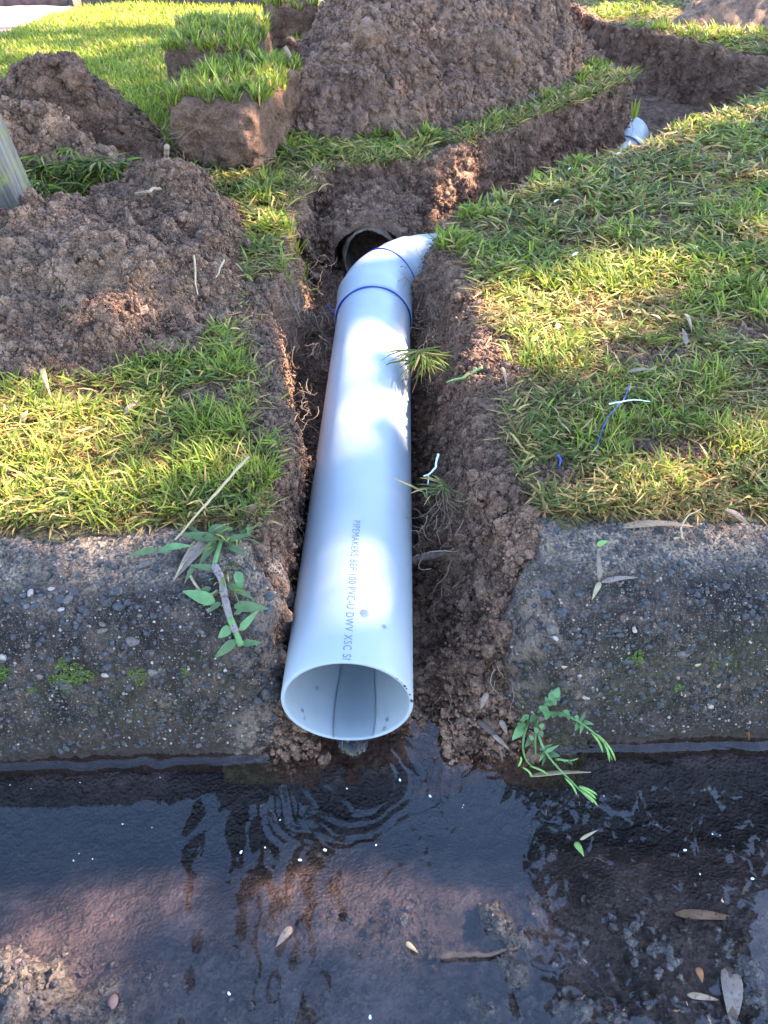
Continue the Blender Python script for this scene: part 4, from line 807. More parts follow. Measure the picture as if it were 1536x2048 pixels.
G.add(*tufts(_lx, _ly, 6, (.016, .04), (.0012, .0024), ('straw', 'olive', 'mid', 'dead', 'bright'), (3, 2, 3, 2, 2), lean=(.5, 1.6), spread=.012, zf=base_z(_lx, _ly) + .006))
for px, py, n, rad in ((1250, 20, 60, .12), (1330, 55, 30, .1), (1430, 70, 40, .12), (1500, 60, 40, .12), (1180, 30, 16, .05)): clump(px, py, .17, n, rad, 12, Lr=(.03, .06))
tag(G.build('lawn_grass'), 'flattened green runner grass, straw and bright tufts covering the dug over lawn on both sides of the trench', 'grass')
G = Grass()
n = 90000; d = 1.45 * (4.3 / 1.45) ** r.random(n); w = (.142 + .362 * d) * 1.12; x = CAM[0] - r.random(n) * w - .02 * d; y = CAM[1] + d; k = FARLAWN(x, y) & lawn_mask(x, y, r) & (y < 3.28); x, y, d = x[k], y[k], d[k]; n = len(x); z = zof(x, y)
pt = fbm(P3(x, y), 5, 3, 39); g = np.clip(.5 + pt, 0, 1)[:, None]
G.add(np.stack([x, y, z], 1), r.uniform(.014, .032, n), r.uniform(.0035, .006, n), r.uniform(0, 6.28, n), r.uniform(.1, .9, n), r.uniform(.4, 1.4, n), pal(r, n, ('bright', 'sunny', 'fresh', 'straw', 'olive'), (3, 4, 3, 1.2, 1)) * (.8 + .4 * g), r, nseg=2)
tag(G.build('mown_grass'), 'short even mown grass of the lawn beyond the sods, partly in bright sun', 'grass')

# grass growing on or hanging from the sods
def block_top(t, x0, x1, y0, y1, n, per, names=('sunny', 'bright', 'mid', 'grey', 'straw'), Lr=(.018, .042), w=(3, 4, 3, 2, 1)):
    me = t.children[0].data; V = np.empty(len(me.vertices) * 3, np.float32); me.vertices.foreach_get('co', V); V = V.reshape(-1, 3) + np.array(t.location); nz = np.empty(len(me.vertices) * 3, np.float32); me.vertices.foreach_get('normal', nz); nz = nz.reshape(-1, 3)[:, 2]
    c = V[(nz > .5) & (V[:, 0] > x0) & (V[:, 0] < x1) & (V[:, 1] > y0) & (V[:, 1] < y1) & (V[:, 2] > t.location.z + .02)]
    q = c[r.integers(0, len(c), n)]; G = Grass(); G.add(*tufts(q[:, 0], q[:, 1], per, Lr, (.0014, .0026), names, w, zf=q[:, 2] - .004, spread=.008)); o = G.build('grass', t); return o
block_top(SA, -.42, -.15, 1.15, 1.5, 230, 12); block_top(SB, -.52, -.2, 1.4, 1.9, 260, 12, Lr=(.016, .036)); block_top(SC, -.4, -.2, 2.2, 2.4, 40, 12); block_top(SD, -.3, -.15, 1.95, 2.1, 60, 12)
G = Grass()
for px, py, n in ((60, 345, 7), (100, 340, 9), (150, 345, 9), (190, 340, 8), (220, 345, 6), (75, 385, 6), (240, 340, 5)):
    c = at(px, py, .20); xx = c[0] + r.normal(0, .012, n); yy = c[1] + r.normal(0, .006, n)
    G.add(*tufts(xx, yy, 11, (.04, .075), (.0018, .003), ('mid', 'bright', 'dark', 'straw'), (4, 3, 2, .5), zf=np.full(n, .205) + r.normal(0, .008, n), lean=(1.1, 1.2), dirs=-1.57))
G.build('grass', FRS)


# ------------------------------------------------------------------ tree that shades the place (beyond the right of the picture)
m, nt, b = material('tree_leaf', .5, .3); b.inputs['Base Color'].default_value = (.05, .09, .03, 1); M_TLEAF = m
m, nt, b = material('tree_bark', .9, .2); N = NB(nt); co = N.obj(); N.l(N.ramp(N.noise(18, 6, .7, co=co), [(.3, (.07, .05, .04)), (.6, (.2, .16, .13))]), b.inputs['Base Color']); N.l(N.bump(N.noise(40, 5, co=co), .02, .8), b.inputs['Normal']); M_TBARK = m
SV = np.array(SUN)
def sunny(px, py, z, rx, ry, s, rot=0.): 
    p = at(px, py, z); g = p + SV * (.15 - z) / SV[2]; return (g[0], g[1], rx, ry, s, rot)
GAPS = [sunny(738, 676, .13, .034, .012, 1), sunny(752, 800, .13, .04, .016, 1), sunny(742, 905, .13, .012, .0, .6), sunny(712, 1172, .13, .024, .006, 1),
        sunny(600, 850, .1, .022, .11, 1), sunny(595, 720, .11, .03, .08, .9), sunny(545, 1220, .09, .03, .03, .9), sunny(690, 540, .1, .05, .05, .7),
        sunny(30, 930, .16, .07, .06, 1), sunny(130, 850, .16, .07, .04, .9), sunny(260, 1010, .16, .06, .03, .7), sunny(400, 950, .16, .04, .03, .45), sunny(310, 880, .16, .05, .03, .4), sunny(0, 830, .16, .08, .05, .8),
        sunny(1110, 610, .16, .09, .06, 1), sunny(1050, 720, .16, .06, .04, .95), sunny(1240, 545, .16, .07, .05, .9), sunny(1180, 660, .16, .05, .04, .7), sunny(1440, 460, .16, .09, .05, .6), sunny(960, 640, .16, .03, .04, .6),
        sunny(1400, 250, .16, .14, .09, .8), sunny(1250, 300, .16, .1, .06, .75), sunny(1480, 200, .16, .14, .08, .8), sunny(1080, 360, .16, .08, .05, .6), sunny(1480, 900, .16, .04, .04, .6), sunny(1450, 620, .16, .05, .05, .4), sunny(1250, 950, .16, .03, .02, .6),
        sunny(910, 340, .12, .05, .05, .95), sunny(610, 290, .17, .05, .05, .8), sunny(760, 265, .17, .05, .04, .5), sunny(870, 265, .17, .04, .04, .6), sunny(240, 590, .2, .045, .04, .85), sunny(330, 620, .17, .03, .025, .6), sunny(540, 420, .17, .05, .06, .55),
        sunny(60, 1960, 0, .06, .03, .5), sunny(230, 1930, 0, .02, .01, .5), sunny(1000, 1860, .01, .025, .02, .7), sunny(540, 190, .27, .09, .12, .6), sunny(1180, 150, .17, .09, .1, .7),
        sunny(1250, 20, .17, .3, .2, .9), sunny(1480, 60, .17, .25, .12, .7), (-1.0, 3.3, .95, .7, 1, 0), sunny(850, 1760, 0, .06, .03, .9), sunny(650, 1900, 0, .05, .03, .6), sunny(300, 1880, 0, .06, .03, .6), sunny(1480, 1780, 0, .04, .01, .3), sunny(950, 1990, 0, .05, .03, .6), (-.85, 2.25, .42, .16, .6, .05), (-1.3, 2.0, .3, .2, .5, 0), (-.55, 1.75, .2, .25, .45, 0)]
def litness(g):
    s = np.zeros(len(g))
    for x, y, rx, ry, st, rot in GAPS:
        rx, ry = rx + .026, ry + .026
        q = np.sqrt(((g[:, 0] - x) / rx) ** 2 + ((g[:, 1] - y) / ry) ** 2); s = np.maximum(s, st * (1 - sstep(.85, 1.25, q)))
    return s
def build_tree():
    t = empty('shade_tree', (5.0, 3.4, .1)); tag(t, 'leafy tree right of the lawn, its crown shading the trench', 'tree')
    r = np.random.default_rng(909); off = np.array(t.location)
    n = 36000; a = r.uniform(0, 6.28, n); q = np.sqrt(r.random(n)); g = np.stack([.1 + 2.5 * q * np.cos(a), 1.55 + 3.0 * q * np.sin(a), np.full(n, .15)], 1)
    thick = np.sqrt(np.clip(1 - (q * .93) ** 2, .02, 1)); C = g + SV * (6.2 + 1.25 * thick * r.uniform(-1, 1, n))[:, None]
    keep = r.random(n) > litness(g) ** .6; C = C[keep]
    # limbs reaching over the gutter: seen only mirrored in the water
    def cl(c, rad, k): 
        v = r.normal(0, 1, (k, 3)); v /= np.linalg.norm(v, axis=1)[:, None]; return np.array(c) + v * (r.random(k) ** .4)[:, None] * np.array(rad)
    over = [cl((2.4, 2.2, 3.8), (.8, .6, .4), 700), cl((1.35, 1.55, 3.5), (.62, .6, .35), 900), cl((1.2, 1.0, 3.3), (.5, .5, .3), 500), cl((-.62, 1.6, 3.2), (.26, .22, .12), 420), cl((-.55, 1.2, 3.2), (.2, .25, .12), 260), cl((-.45, 1.0, 3.15), (.1, .35, .1), 120)]
    C = np.concatenate([C] + over); n = len(C)
    A = r.normal(0, 1, (n, 3)); A /= np.linalg.norm(A, axis=1)[:, None]; B = np.cross(A, r.normal(0, 1, (n, 3))); B /= np.linalg.norm(B, axis=1)[:, None]; Nn = np.cross(A, B)
    l = r.uniform(.045, .075, n)[:, None]; w = l * .52
    V = np.stack([C - A * l, C + B * w - A * l * .1 + Nn * l * .12, C + A * l, C - B * w - A * l * .1 + Nn * l * .12], 1).reshape(-1, 3); i = np.arange(n)[:, None] * 4
    mesh_np('crown', V - off, [i + np.array([[0, 1, 2]]), i + np.array([[0, 2, 3]])], M_TLEAF, t, smooth=False)
    base = off + np.array([0, 0, -.1]); fork = np.array([4.9, 3.3, 2.3]); V, F = tube([base, base + (fork - base) * .08, base + (fork - base) * .5 + np.array([.06, 0, 0]), fork], [.24, .18, .15, .13], 16); mesh_np('trunk', V - off, F, M_TBARK, t)
    tips = [C[k] for k in r.integers(0, len(C) - 2950, 22)] + [np.array(c) for c in ((2.4, 2.2, 3.8), (1.35, 1.55, 3.5), (-.6, 1.5, 3.2))]
    for k, e in enumerate(tips):
        mid = (fork + e) / 2 + np.array([0, 0, .35]) + r.normal(0, .12, 3); u = np.linspace(0, 1, 12)[:, None]; P = (1 - u) ** 2 * fork + 2 * u * (1 - u) * mid + u * u * e
        if k >= 22: P[1:-1] += r.normal(0, .02, (10, 3))
        V, F = tube(P, np.linspace(.06, .012, 12), 8); mesh_np('limb', V - off, F, M_TBARK, t)
build_tree()

# ------------------------------------------------------------------ plants on the kerb
def leaf_np(base, tip, width, normal, fold=.25, droop=.0, n=7):
    """one leaf blade from base to tip, folded along its midrib"""
    b_, t_ = np.array(base, float), np.array(tip, float); ax = t_ - b_; L = np.linalg.norm(ax); ax /= L; nr = np.array(normal, float); nr -= ax * (nr @ ax); nr /= np.linalg.norm(nr); sd = np.cross(ax, nr)
    u = np.linspace(0, 1, n); w = width / 2 * np.sin(np.clip(u * .93 + .07, 0, 1) ** .75 * math.pi) ** .7 * (1 - .35 * u); w[0] = width * .12; w[-1] = .0002
    mid = b_ + np.outer(u * L, ax) + np.outer(np.sin(u * math.pi) * L * .06 - droop * L * u ** 2, nr)
    V = np.stack([mid - np.outer(w, sd) + np.outer(w * fold, nr), mid, mid + np.outer(w, sd) + np.outer(w * fold, nr)], 1).reshape(-1, 3); return V, grid_faces(n, 3)
def add_leaf(parent, name, base, tip, width, mat, normal=(0, -.5, 1), **k):
    V, F = leaf_np(base, tip, width, normal, **k); return mesh_np(name, V - np.array(parent.location), F, mat, parent)
def smooth_path(P, n):
    P = np.array(P, float); t = np.arange(len(P)); ti = np.linspace(0, len(P) - 1, n); Q = np.stack([np.interp(ti, t, P[:, k]) for k in range(3)], 1)
    for _ in range(3): Q[1:-1] = (Q[:-2] + 2 * Q[1:-1] + Q[2:]) / 4
    return Q
K = on_kerb
def runner_plant():
    c = K(440, 1090, .0); t = empty('runner_grass', tuple(c)); tag(t, 'broad leaved runner grass trailing down over the end of the left kerb', 'plant')
    st = [(452, 1065, .006), (447, 1100, .012), (432, 1150, .012), (447, 1175, .011), (452, 1210, .01), (462, 1250, .010), (476, 1285, .012), (486, 1312, .013)]
    for i, (mat, a, b_, rd) in enumerate(((M_STEMG, 0, 3, .0022), (M_STEMP, 2, 5, .0034), (M_STEMP, 4, 7, .0030), (M_STEMG, 5, 8, .0028))):
        P = smooth_path([K(*q) for q in st[a:b_]], 12); V, F = tube(P, rd * np.array([.8, 1, 1.05, 1, .95, .9, .85, .85, .9, 1, 1.05, .8]), 8); mesh_np('stem', V - c, F, mat, t)
    LV = [((318, 1116), (258, 1126), 12), ((330, 1113), (388, 1109), 12), ((320, 1116), (346, 1129), 11), ((434, 1100), (403, 1147), 14), ((432, 1155), (384, 1152), 10), ((433, 1221), (370, 1203), 20), ((472, 1229), (540, 1230), 17), ((445, 1222), (419, 1248), 10), ((483, 1277), (520, 1238), 12),
          ((485, 1303), (528, 1301), 11), ((476, 1296), (430, 1330), 15), ((466, 1272), (440, 1290), 17), ((458, 1185), (512, 1217), 11), ((478, 1160), (486, 1203), 15), ((425, 1192), (390, 1206), 10), ((435, 1085), (437, 1042), 9), ((450, 1100), (506, 1092), 11), ((462, 1108), (492, 1134), 12), ((490, 1097), (483, 1050), 8), ((498, 1090), (512, 1040), 10),
          ((440, 1095), (362, 1083), 16), ((410, 1090), (335, 1045), 8), ((452, 1168), (448, 1190), 12), ((395, 1145), (372, 1182), 8), ((474, 1245), (500, 1228), 8), ((420, 1080), (470, 1075), 20)]
    for (b0, b1), (t0, t1), w in LV:
        add_leaf(t, 'leaf', K(b0, b1, .010), K(t0, t1, .008 + .006 * rp.random()), w * .0006, M_LEAF if rp.random() < .8 else M_LEAF_PALE, normal=(rp.uniform(-.3, .3), -.6, 1), droop=rp.uniform(-.05, .1))
    V, F = tube(smooth_path([K(378, 1150, .004), K(395, 1185, .006), K(420, 1205, .006), K(437, 1190, .006)], 12), .0011, 6); mesh_np('dry_stem', V - c, F, M_STRAW, t)
    add_leaf(t, 'dead_sheath', K(425, 1085, .006), K(345, 1170, .003), .011, M_DEADGREY, fold=.4); add_leaf(t, 'dead_sheath', K(402, 1080, .004), K(350, 1172, .006), .005, M_STRAW, fold=.4); add_leaf(t, 'dead_sheath', K(345, 1078, .003), K(385, 1060, .006), .012, M_DEADGREY)
    G = Grass(); bx = np.array([K(q[0], q[1], .003) for q in ((430, 1075), (455, 1070), (470, 1085), (415, 1080), (445, 1095), (460, 1140), (440, 1160), (490, 1075), (470, 1180), (400, 1085))])
    G.add(*tufts(bx[:, 0], bx[:, 1], 5, (.018, .05), (.0018, .0036), ('mid', 'grey', 'bright', 'straw'), (4, 3, 3, 1.5), zf=bx[:, 2], lean=(.6, 1.3), dirs=-1.2)); G.build('fine_blades', t)
runner_plant()
def weed():
    c = at(1070, 1440, .03); t = empty('weed', tuple(c)); tag(t, 'fresh green weed with round leaves and slim pods overhanging the water', 'plant')
    stems = [[(1070, 1430, .03), (1100, 1422, .055), (1140, 1430, .058), (1175, 1455, .048), (1200, 1475, .035), (1215, 1495, .022), (1224, 1520, .014)], [(1068, 1432, .03), (1075, 1460, .05), (1082, 1490, .045), (1100, 1520, .030), (1130, 1550, .02), (1160, 1580, .016), (1180, 1600, .012)],
             [(1062, 1430, .03), (1050, 1460, .045), (1044, 1495, .03), (1052, 1525, .014), (1070, 1535, .009)], [(1075, 1425, .04), (1095, 1405, .07), (1112, 1385, .085)], [(1060, 1425, .035), (1040, 1450, .05), (1030, 1470, .05)], [(1074, 1440, .04), (1070, 1480, .04), (1072, 1515, .015)], [(1112, 1518, .026), (1140, 1522, .02), (1156, 1517, .018)]]
    for s_ in stems:
        P = smooth_path([at(*q) for q in s_], 16); V, F = tube(P, np.linspace(.0013, .0006, 16), 6); mesh_np('stem', V - c, F, M_STEMG, t)
    LV = [(1085, 1425, 1094, 1412, 16, .06), (1094, 1420, 1092, 1440, 12, .06), (1072, 1430, 1060, 1445, 10, .06), (1102, 1400, 1104, 1380, 9, .085), (1110, 1395, 1118, 1374, 10, .09), (1098, 1405, 1090, 1395, 8, .08), (1104, 1408, 1112, 1398, 10, .08), (1112, 1400, 1120, 1390, 8, .08), (1100, 1412, 1098, 1400, 9, .08), (1044, 1455, 1024, 1480, 13, .05), (1046, 1450, 1030, 1465, 9, .05), (1044, 1445, 1040, 1462, 11, .052), (1050, 1436, 1058, 1430, 8, .05), (1055, 1432, 1040, 1442, 7, .05),
          (1118, 1425, 1122, 1434, 13, .06), (1130, 1428, 1138, 1420, 9, .058), (1134, 1430, 1138, 1440, 9, .055), (1110, 1424, 1105, 1436, 10, .058), (1160, 1444, 1172, 1422, 5, .055), (1158, 1445, 1150, 1462, 7, .05), (1164, 1446, 1160, 1468, 6, .05), (1166, 1444, 1188, 1449, 6, .05), (1158, 1440, 1148, 1432, 6, .055), (1062, 1475, 1050, 1495, 8, .04), (1066, 1480, 1058, 1470, 6, .045), (1080, 1500, 1106, 1488, 5, .04), (1090, 1505, 1118, 1490, 5, .04), (1096, 1508, 1120, 1512, 9, .034), (1088, 1504, 1078, 1524, 5, .034), (1092, 1506, 1084, 1532, 5, .03), (1086, 1470, 1078, 1462, 6, .05), (1080, 1455, 1088, 1448, 7, .055), (1076, 1465, 1068, 1455, 7, .05), (1132, 1519, 1146, 1530, 5, .02), (1128, 1520, 1130, 1526, 5, .02)]
    for x0, y0, x1, y1, w, z in LV: add_leaf(t, 'leaf', at(x0, y0, z), at(x1, y1, z + .002), w * .0007, M_LEAF_PALE if rp.random() < .75 else M_LEAF, normal=(rp.uniform(-.3, .3), -.4, 1), n=8, fold=.12)
    for x0, y0, z0, x1, y1, z1 in ((1183, 1465, .040, 1206, 1505, .02), (1186, 1464, .04, 1222, 1500, .018), (1205, 1480, .03, 1219, 1524, .012), (1208, 1482, .03, 1231, 1522, .012), (1130, 1556, .02, 1154, 1590, .012), (1158, 1572, .018, 1194, 1590, .012), (1158, 1574, .018, 1192, 1598, .010), (1162, 1580, .016, 1195, 1612, .006), (1164, 1584, .016, 1186, 1606, .008), (1060, 1532, .012, 1097, 1550, .006), (1046, 1535, .012, 1064, 1554, .005), (1042, 1514, .022, 1036, 1534, .012)):
        u = np.linspace(0, 1, 8)[:, None]; P = at(x0, y0, z0) * (1 - u) + at(x1, y1, z1) * u + np.sin(u * 3.14) * np.array([.001, 0, .001]); V, F = tube(P, np.array([.0005, .0009, .001, .001, .001, .001, .0008, .0002]), 6); mesh_np('seed_pod', V - c, F, M_POD, t)
weed()
def tuft_thing(name, px, py, z, label, cat, n, Lr, names, w, dirs, roots, lean=(.4, 1.2), rad=.01):
    c = at(px, py, z); t = empty(name, tuple(c)); tag(t, label, cat); G = Grass(); k = max(1, n // 8); xx, yy = c[0] + r.normal(0, rad, k), c[1] + r.normal(0, rad, k)
    G.add(*tufts(xx, yy, 8, Lr, (.0016, .0034), names, w, zf=np.full(k, c[2]) + r.normal(0, rad * .5, k), lean=lean, dirs=dirs)); G.build('grass_blades', t)
    P_ = []
    for _ in range(roots):
        d_ = np.array([r.normal(-.2, .5), r.normal(-.3, .5), -1]); q = [c + r.normal(0, .004, 3)]
        for _ in range(9): d_ = d_ + r.normal(0, .5, 3); q.append(q[-1] + d_ / np.linalg.norm(d_) * .005)
        P_.append(tube(q, np.linspace(.0006, .0002, 10), 4, cap=False))
    if P_: V, F = merge(P_); o = mesh_np('roots', V - c, F, M_ROOT, t); o['kind'] = 'stuff'
tuft_thing('grass_tuft', 848, 715, .135, 'loose green grass tuft with bare roots leaning on the right flank of the white pipe', 'grass tuft', 80, (.03, .06), ('bright', 'mid', 'fresh', 'straw'), (4, 4, 2, 1), -1.7, 22, lean=(1.2, 1.1), rad=.007)
tuft_thing('grass_tuft', 885, 985, .13, 'pale grey green grass tuft hanging into the trench beside a white plastic shred', 'grass tuft', 40, (.018, .038), ('grey', 'straw', 'grey'), (4, 2, 2), -2.2, 10, lean=(.9, 1.0), rad=.007)
tuft_thing('grass_sprig', 1268, 235, .17, 'single yellow green grass sprig on a root lump in front of the far white plastic', 'grass sprig', 8, (.03, .06), ('fresh', 'bright'), (1, 1), None, 6, lean=(.02, .25), rad=.003)

# ------------------------------------------------------------------ roots in the cut faces
def root_bunch(name, pts, per, length, rad, mat, label, down=.8, sd=31, thick=.0005):
    r = np.random.default_rng(sd); P_ = []
    for (px, py, z) in pts:
        c = at(px, py, z)
        for _ in range(per):
            d_ = np.array([r.normal(0, .6), r.normal(-.25, .4), -down + r.normal(0, .3)]); q = [c + r.normal(0, rad, 3)]; n = 10; l = length * r.uniform(.4, 1.2) / n
            for _ in range(n): d_ = d_ / np.linalg.norm(d_) + r.normal(0, .42, 3) + np.array([0, 0, -.05]); q.append(q[-1] + d_ / np.linalg.norm(d_) * l)
            P_.append(tube(q, np.linspace(thick, thick * .4, n + 1) * r.uniform(.5, 1.4), 4, cap=False))
    V, F = merge(P_); tag(mesh_np(name, V, F, mat), label, 'roots', kind='stuff')
root_bunch('roots', [(880, 560, .13), (900, 590, .14), (870, 620, .12), (890, 530, .14), (850, 590, .1), (860, 640, .11), (900, 640, .13), (880, 680, .11), (920, 600, .15), (835, 560, .12), (900, 510, .15)], 14, .055, .012, M_ROOT, 'thin brown roots hanging from the right lip beside the pipe bend', sd=1)
root_bunch('roots', [(880, 340, .13), (860, 330, .13), (900, 360, .1), (840, 350, .11), (910, 320, .13), (870, 380, .08), (800, 340, .12), (760, 340, .12), (720, 350, .11), (890, 410, .06)], 13, .07, .018, M_ROOT, 'fine pale roots hanging down the back face of the pit', sd=2, thick=.0006)
root_bunch('roots', [(620, 560, .11), (640, 520, .1), (600, 600, .12), (630, 640, .09), (610, 680, .1), (640, 700, .08), (600, 540, .12), (590, 760, .12), (600, 820, .11), (575, 600, .14)], 10, .06, .010, M_ROOTP, 'straggling roots and dry stems on the left side of the trench', sd=3)
root_bunch('roots', [(360, 260, .23), (370, 300, .2), (400, 240, .25), (460, 230, .25), (520, 230, .24), (540, 260, .22), (430, 290, .2), (340, 300, .2)], 8, .06, .015, M_ROOT, 'roots on the brown face of the broad sod', sd=4, thick=.0007)
root_bunch('roots', [(1050, 240, .15), (1120, 220, .13), (1180, 200, .12), (1230, 190, .14), (1000, 290, .12), (1290, 60, .12), (1340, 90, .12), (1400, 120, .12), (1250, 60, .13), (1450, 120, .13), (1220, 240, .08)], 9, .09, .03, M_ROOT, 'roots hanging down the far trench faces', sd=5, thick=.0009)
root_bunch('roots', [(850, 1010, .09), (860, 1060, .08), (880, 1100, .08), (840, 1090, .06), (900, 1040, .12), (960, 1010, .14), (870, 1170, .07), (900, 1380, .03), (985, 1370, .07), (560, 1180, .09), (590, 1050, .1), (600, 960, .1), (580, 1120, .09)], 6, .045, .010, M_ROOTP, 'thin roots in the dark earth near the pipe mouth', sd=6, thick=.0004)
root_bunch('roots', [(90, 170, .28), (120, 150, .3), (160, 160, .28), (60, 200, .26), (200, 190, .25), (440, 20, .27), (470, 30, .26)], 7, .09, .02, M_BARK, 'dark wiry roots standing out of the pointed sod and the small dark clod', down=-.3, sd=7, thick=.0006)
def twig(name, pts, rad, mat, label, cat, group=None):
    P = smooth_path([at(*p) for p in pts], 22); c = P[0]; jit = np.cumsum(r.normal(0, rad * .22, P.shape), 0); P = P + jit - np.linspace(0, 1, 22)[:, None] * jit[-1]
    V, F = tube(P, rad * np.linspace(1.1, .55, 22) * r.uniform(.85, 1.15, 22), 7); o = mesh_np(name, V - c, F, mat); o.location = c; return tag(o, label, cat, group)
twig('root', [(570, 95, .31), (590, 150, .26), (610, 185, .22), (620, 225, .19)], .0045, M_ROOTP, 'long pale root running down the left flank of the big mound', 'root')
twig('root', [(320, 380, .23), (300, 385, .235), (270, 388, .23)], .0028, M_ROOTP, 'short grey root lying along the crest of the low pile', 'root'); twig('root', [(334, 295, .26), (330, 320, .235), (326, 345, .225)], .004, M_ROOTP, 'forked grey root stub standing on the crest of the pile before the sods', 'root')
twig('dry_stalk', [(388, 510, .235), (392, 545, .22), (396, 590, .205)], .0013, M_STRAW, 'thin upright dry stalk in the middle of the low pile', 'stalk'); twig('dry_stalk', [(448, 520, .215), (438, 540, .215), (432, 555, .21)], .0013, M_STRAW, 'short bent dry stalk on the low pile right of the upright one', 'stalk')
twig('dry_stalk', [(150, 508, .225), (153, 525, .22), (158, 542, .215)], .0022, M_STRAW, 'thick short dry stalk stuck in the left part of the low pile', 'stalk'); twig('dry_stalk', [(60, 425, .225), (110, 440, .225), (170, 455, .22), (230, 490, .22)], .0008, M_ROOTP, 'long thin root thread lying across the low pile below the post', 'root')
twig('grass_stalk', [(496, 912, .20), (430, 985, .185), (385, 1035, .175), (350, 1080, .165)], .0013, M_STRAW, 'long straw coloured grass stalk lying over the turf towards the left kerb', 'stalk')
twig('grass_stalk', [(965, 735, .165), (920, 757, .155), (893, 766, .15)], .0018, M_STEMG, 'green grass stalk with a frayed end lying over the right trench lip', 'stalk')
twig('twig', [(832, 1112, .08), (870, 1103, .085), (918, 1102, .09)], .0011, M_ROOTP, 'thin pale twig across the dark earth right of the pipe lettering', 'twig'); twig('bark_strip', [(828, 1122, .075), (860, 1113, .08), (893, 1106, .085)], .0042, M_BARK, 'reddish bark strip pressed into the dark earth against the pipe', 'bark')
# ------------------------------------------------------------------ leaves and litter lying about
def dead_leaf(name, a, b_, w, mat, label, cat, group=None, fold=.3, droop=.05, normal=(0, -.15, 1), n=9):
    V, F = leaf_np(a, b_, w, normal, fold=fold, droop=droop, n=n); c = V.mean(0); o = mesh_np(name, V - c, F, mat); o.location = c; md = o.modifiers.new('thickness', 'SOLIDIFY'); md.thickness = .0005; return tag(o, label, cat, group)
LG = 'dead leaves lying on the kerbs'
dead_leaf('dead_leaf', K(1236, 1062, .004), K(1392, 1060, .006), .0085, M_DEAD, 'long tan dead leaf lying flat along the top of the right kerb', 'leaf', LG); twig('twig', [(1366, 1078, .158), (1362, 1055, .165), (1375, 1032, .168), (1402, 1018, .17)], .0009, M_STRAW, 'thin forked twig crossing the long tan leaf on the right kerb', 'twig')
dead_leaf('dead_leaf', K(1080, 1036, .006), K(1190, 1038, .006), .007, M_DEADGREY, 'grey brown dead leaf tucked under the turf edge at the back of the right kerb', 'leaf', LG)
dead_leaf('dead_leaf', K(1018, 1048, .006), K(1088, 1072, .005), .004, M_STRAW, 'split straw coloured leaf on the broken corner of the right kerb', 'leaf', LG)
dead_leaf('dead_leaf', K(1200, 1175, .006), K(1276, 1162, .005), .0055, M_DEADGREY, 'narrow grey brown leaf strip in the middle of the right kerb', 'leaf', LG); dead_leaf('dead_leaf', K(1198, 1172, .005), K(1183, 1204, .003), .005, M_STRAW, 'short curled straw scrap below the leaf strip on the right kerb', 'leaf', LG)
dead_leaf('seedling', K(1196, 1172, .006), K(1187, 1125, .02), .005, M_DEADGREY, 'wilted grey seedling stalk rising beside the leaf strip on the right kerb', 'seedling'); dead_leaf('seedling_leaf', K(1187, 1126, .02), K(1205, 1119, .022), .006, M_POD, 'tiny green leaf at the tip of the wilted seedling on the right kerb', 'leaf', LG)
for px, py, ang, lb in ((1388, 1335, .4, 'small white curled scrap among the moss on the right kerb face'), (1432, 1378, 1.2, 'white crumpled scrap below the moss on the right kerb face'), (1122, 1338, .1, 'pale thin scrap near the broken end of the right kerb'), (1345, 1082, .3, 'small grey leaf scrap right below the long tan leaf')):
    a = K(px, py, .003); dead_leaf('scrap', a, a + np.array([.005 * math.cos(ang), 0, .005 * math.sin(ang)]), .003, M_STRAW, lb, 'scrap', normal=(0, -1, .5))
dead_leaf('dead_leaf', K(1482, 1467, .003), K(1498, 1480, .003), .005, M_RUST, 'small orange leaf at the waterline of the right kerb', 'leaf', LG)
TG = 'dead leaves caught in the turf'
for a0, a1, b0, b1, w, mt, lb in ((250, 830, 275, 800, .009, M_DEADGREY, 'grey brown dead leaf lying in the grass left of the trench'), (1322, 640, 1300, 628, .006, M_DEAD, 'brown leaf strip in the sunlit turf on the right'), (1285, 668, 1318, 662, .007, M_RUST, 'bright orange dead leaf in the right turf'), (1515, 548, 1500, 532, .009, M_RUST, 'rust coloured dead leaf at the right edge of the lawn'), (1368, 628, 1385, 660, .006, M_DEAD, 'brown dead leaf strip in the right turf near the orange leaf'), (1372, 690, 1365, 655, .007, M_DEADGREY, 'pale grey dead leaf standing in the right turf below the brown strip'),
     (1004, 735, 1014, 772, .0045, M_DEAD, 'narrow brown leaf standing at the right trench lip'), (45, 845, 55, 820, .009, M_DEAD, 'tan dead leaf in the sunny grass at the left edge'), (84, 735, 100, 790, .007, M_STRAW, 'curled pale dead leaf at the foot of the low pile'), (100, 420, 105, 400, .012, M_RUST, 'reddish dead leaf scrap on the pile beside the post'), (510, 95, 530, 85, .03, M_DEAD, 'tan dead leaves between the grassy sods and the big mound'), (1255, 745, 1310, 738, .006, M_DEADGREY, 'grey straw scrap on the bare spot of the right lawn'), (1450, 1020, 1500, 1050, .007, M_DEADGREY, 'broad dead grass blade hanging over the back of the right kerb')):
    z = .168 if a1 > 460 or a0 > 700 else .235; dead_leaf('dead_leaf', at(a0, a1, z), at(b0, b1, z + .008), w, mt, lb, 'leaf', TG)
m, nt, b = material('white_plastic', .45, .4); b.inputs['Base Color'].default_value = (.75, .77, .82, 1); M_WPL = m
m, nt, b = material('blue_thread', .5, .4); b.inputs['Base Color'].default_value = (.03, .05, .5, 1); M_BTH = m
def shred(name, pts, rad, mat, label, cat): return twig(name, pts, rad, mat, label, cat, 'plastic swarf from cutting the pipe')
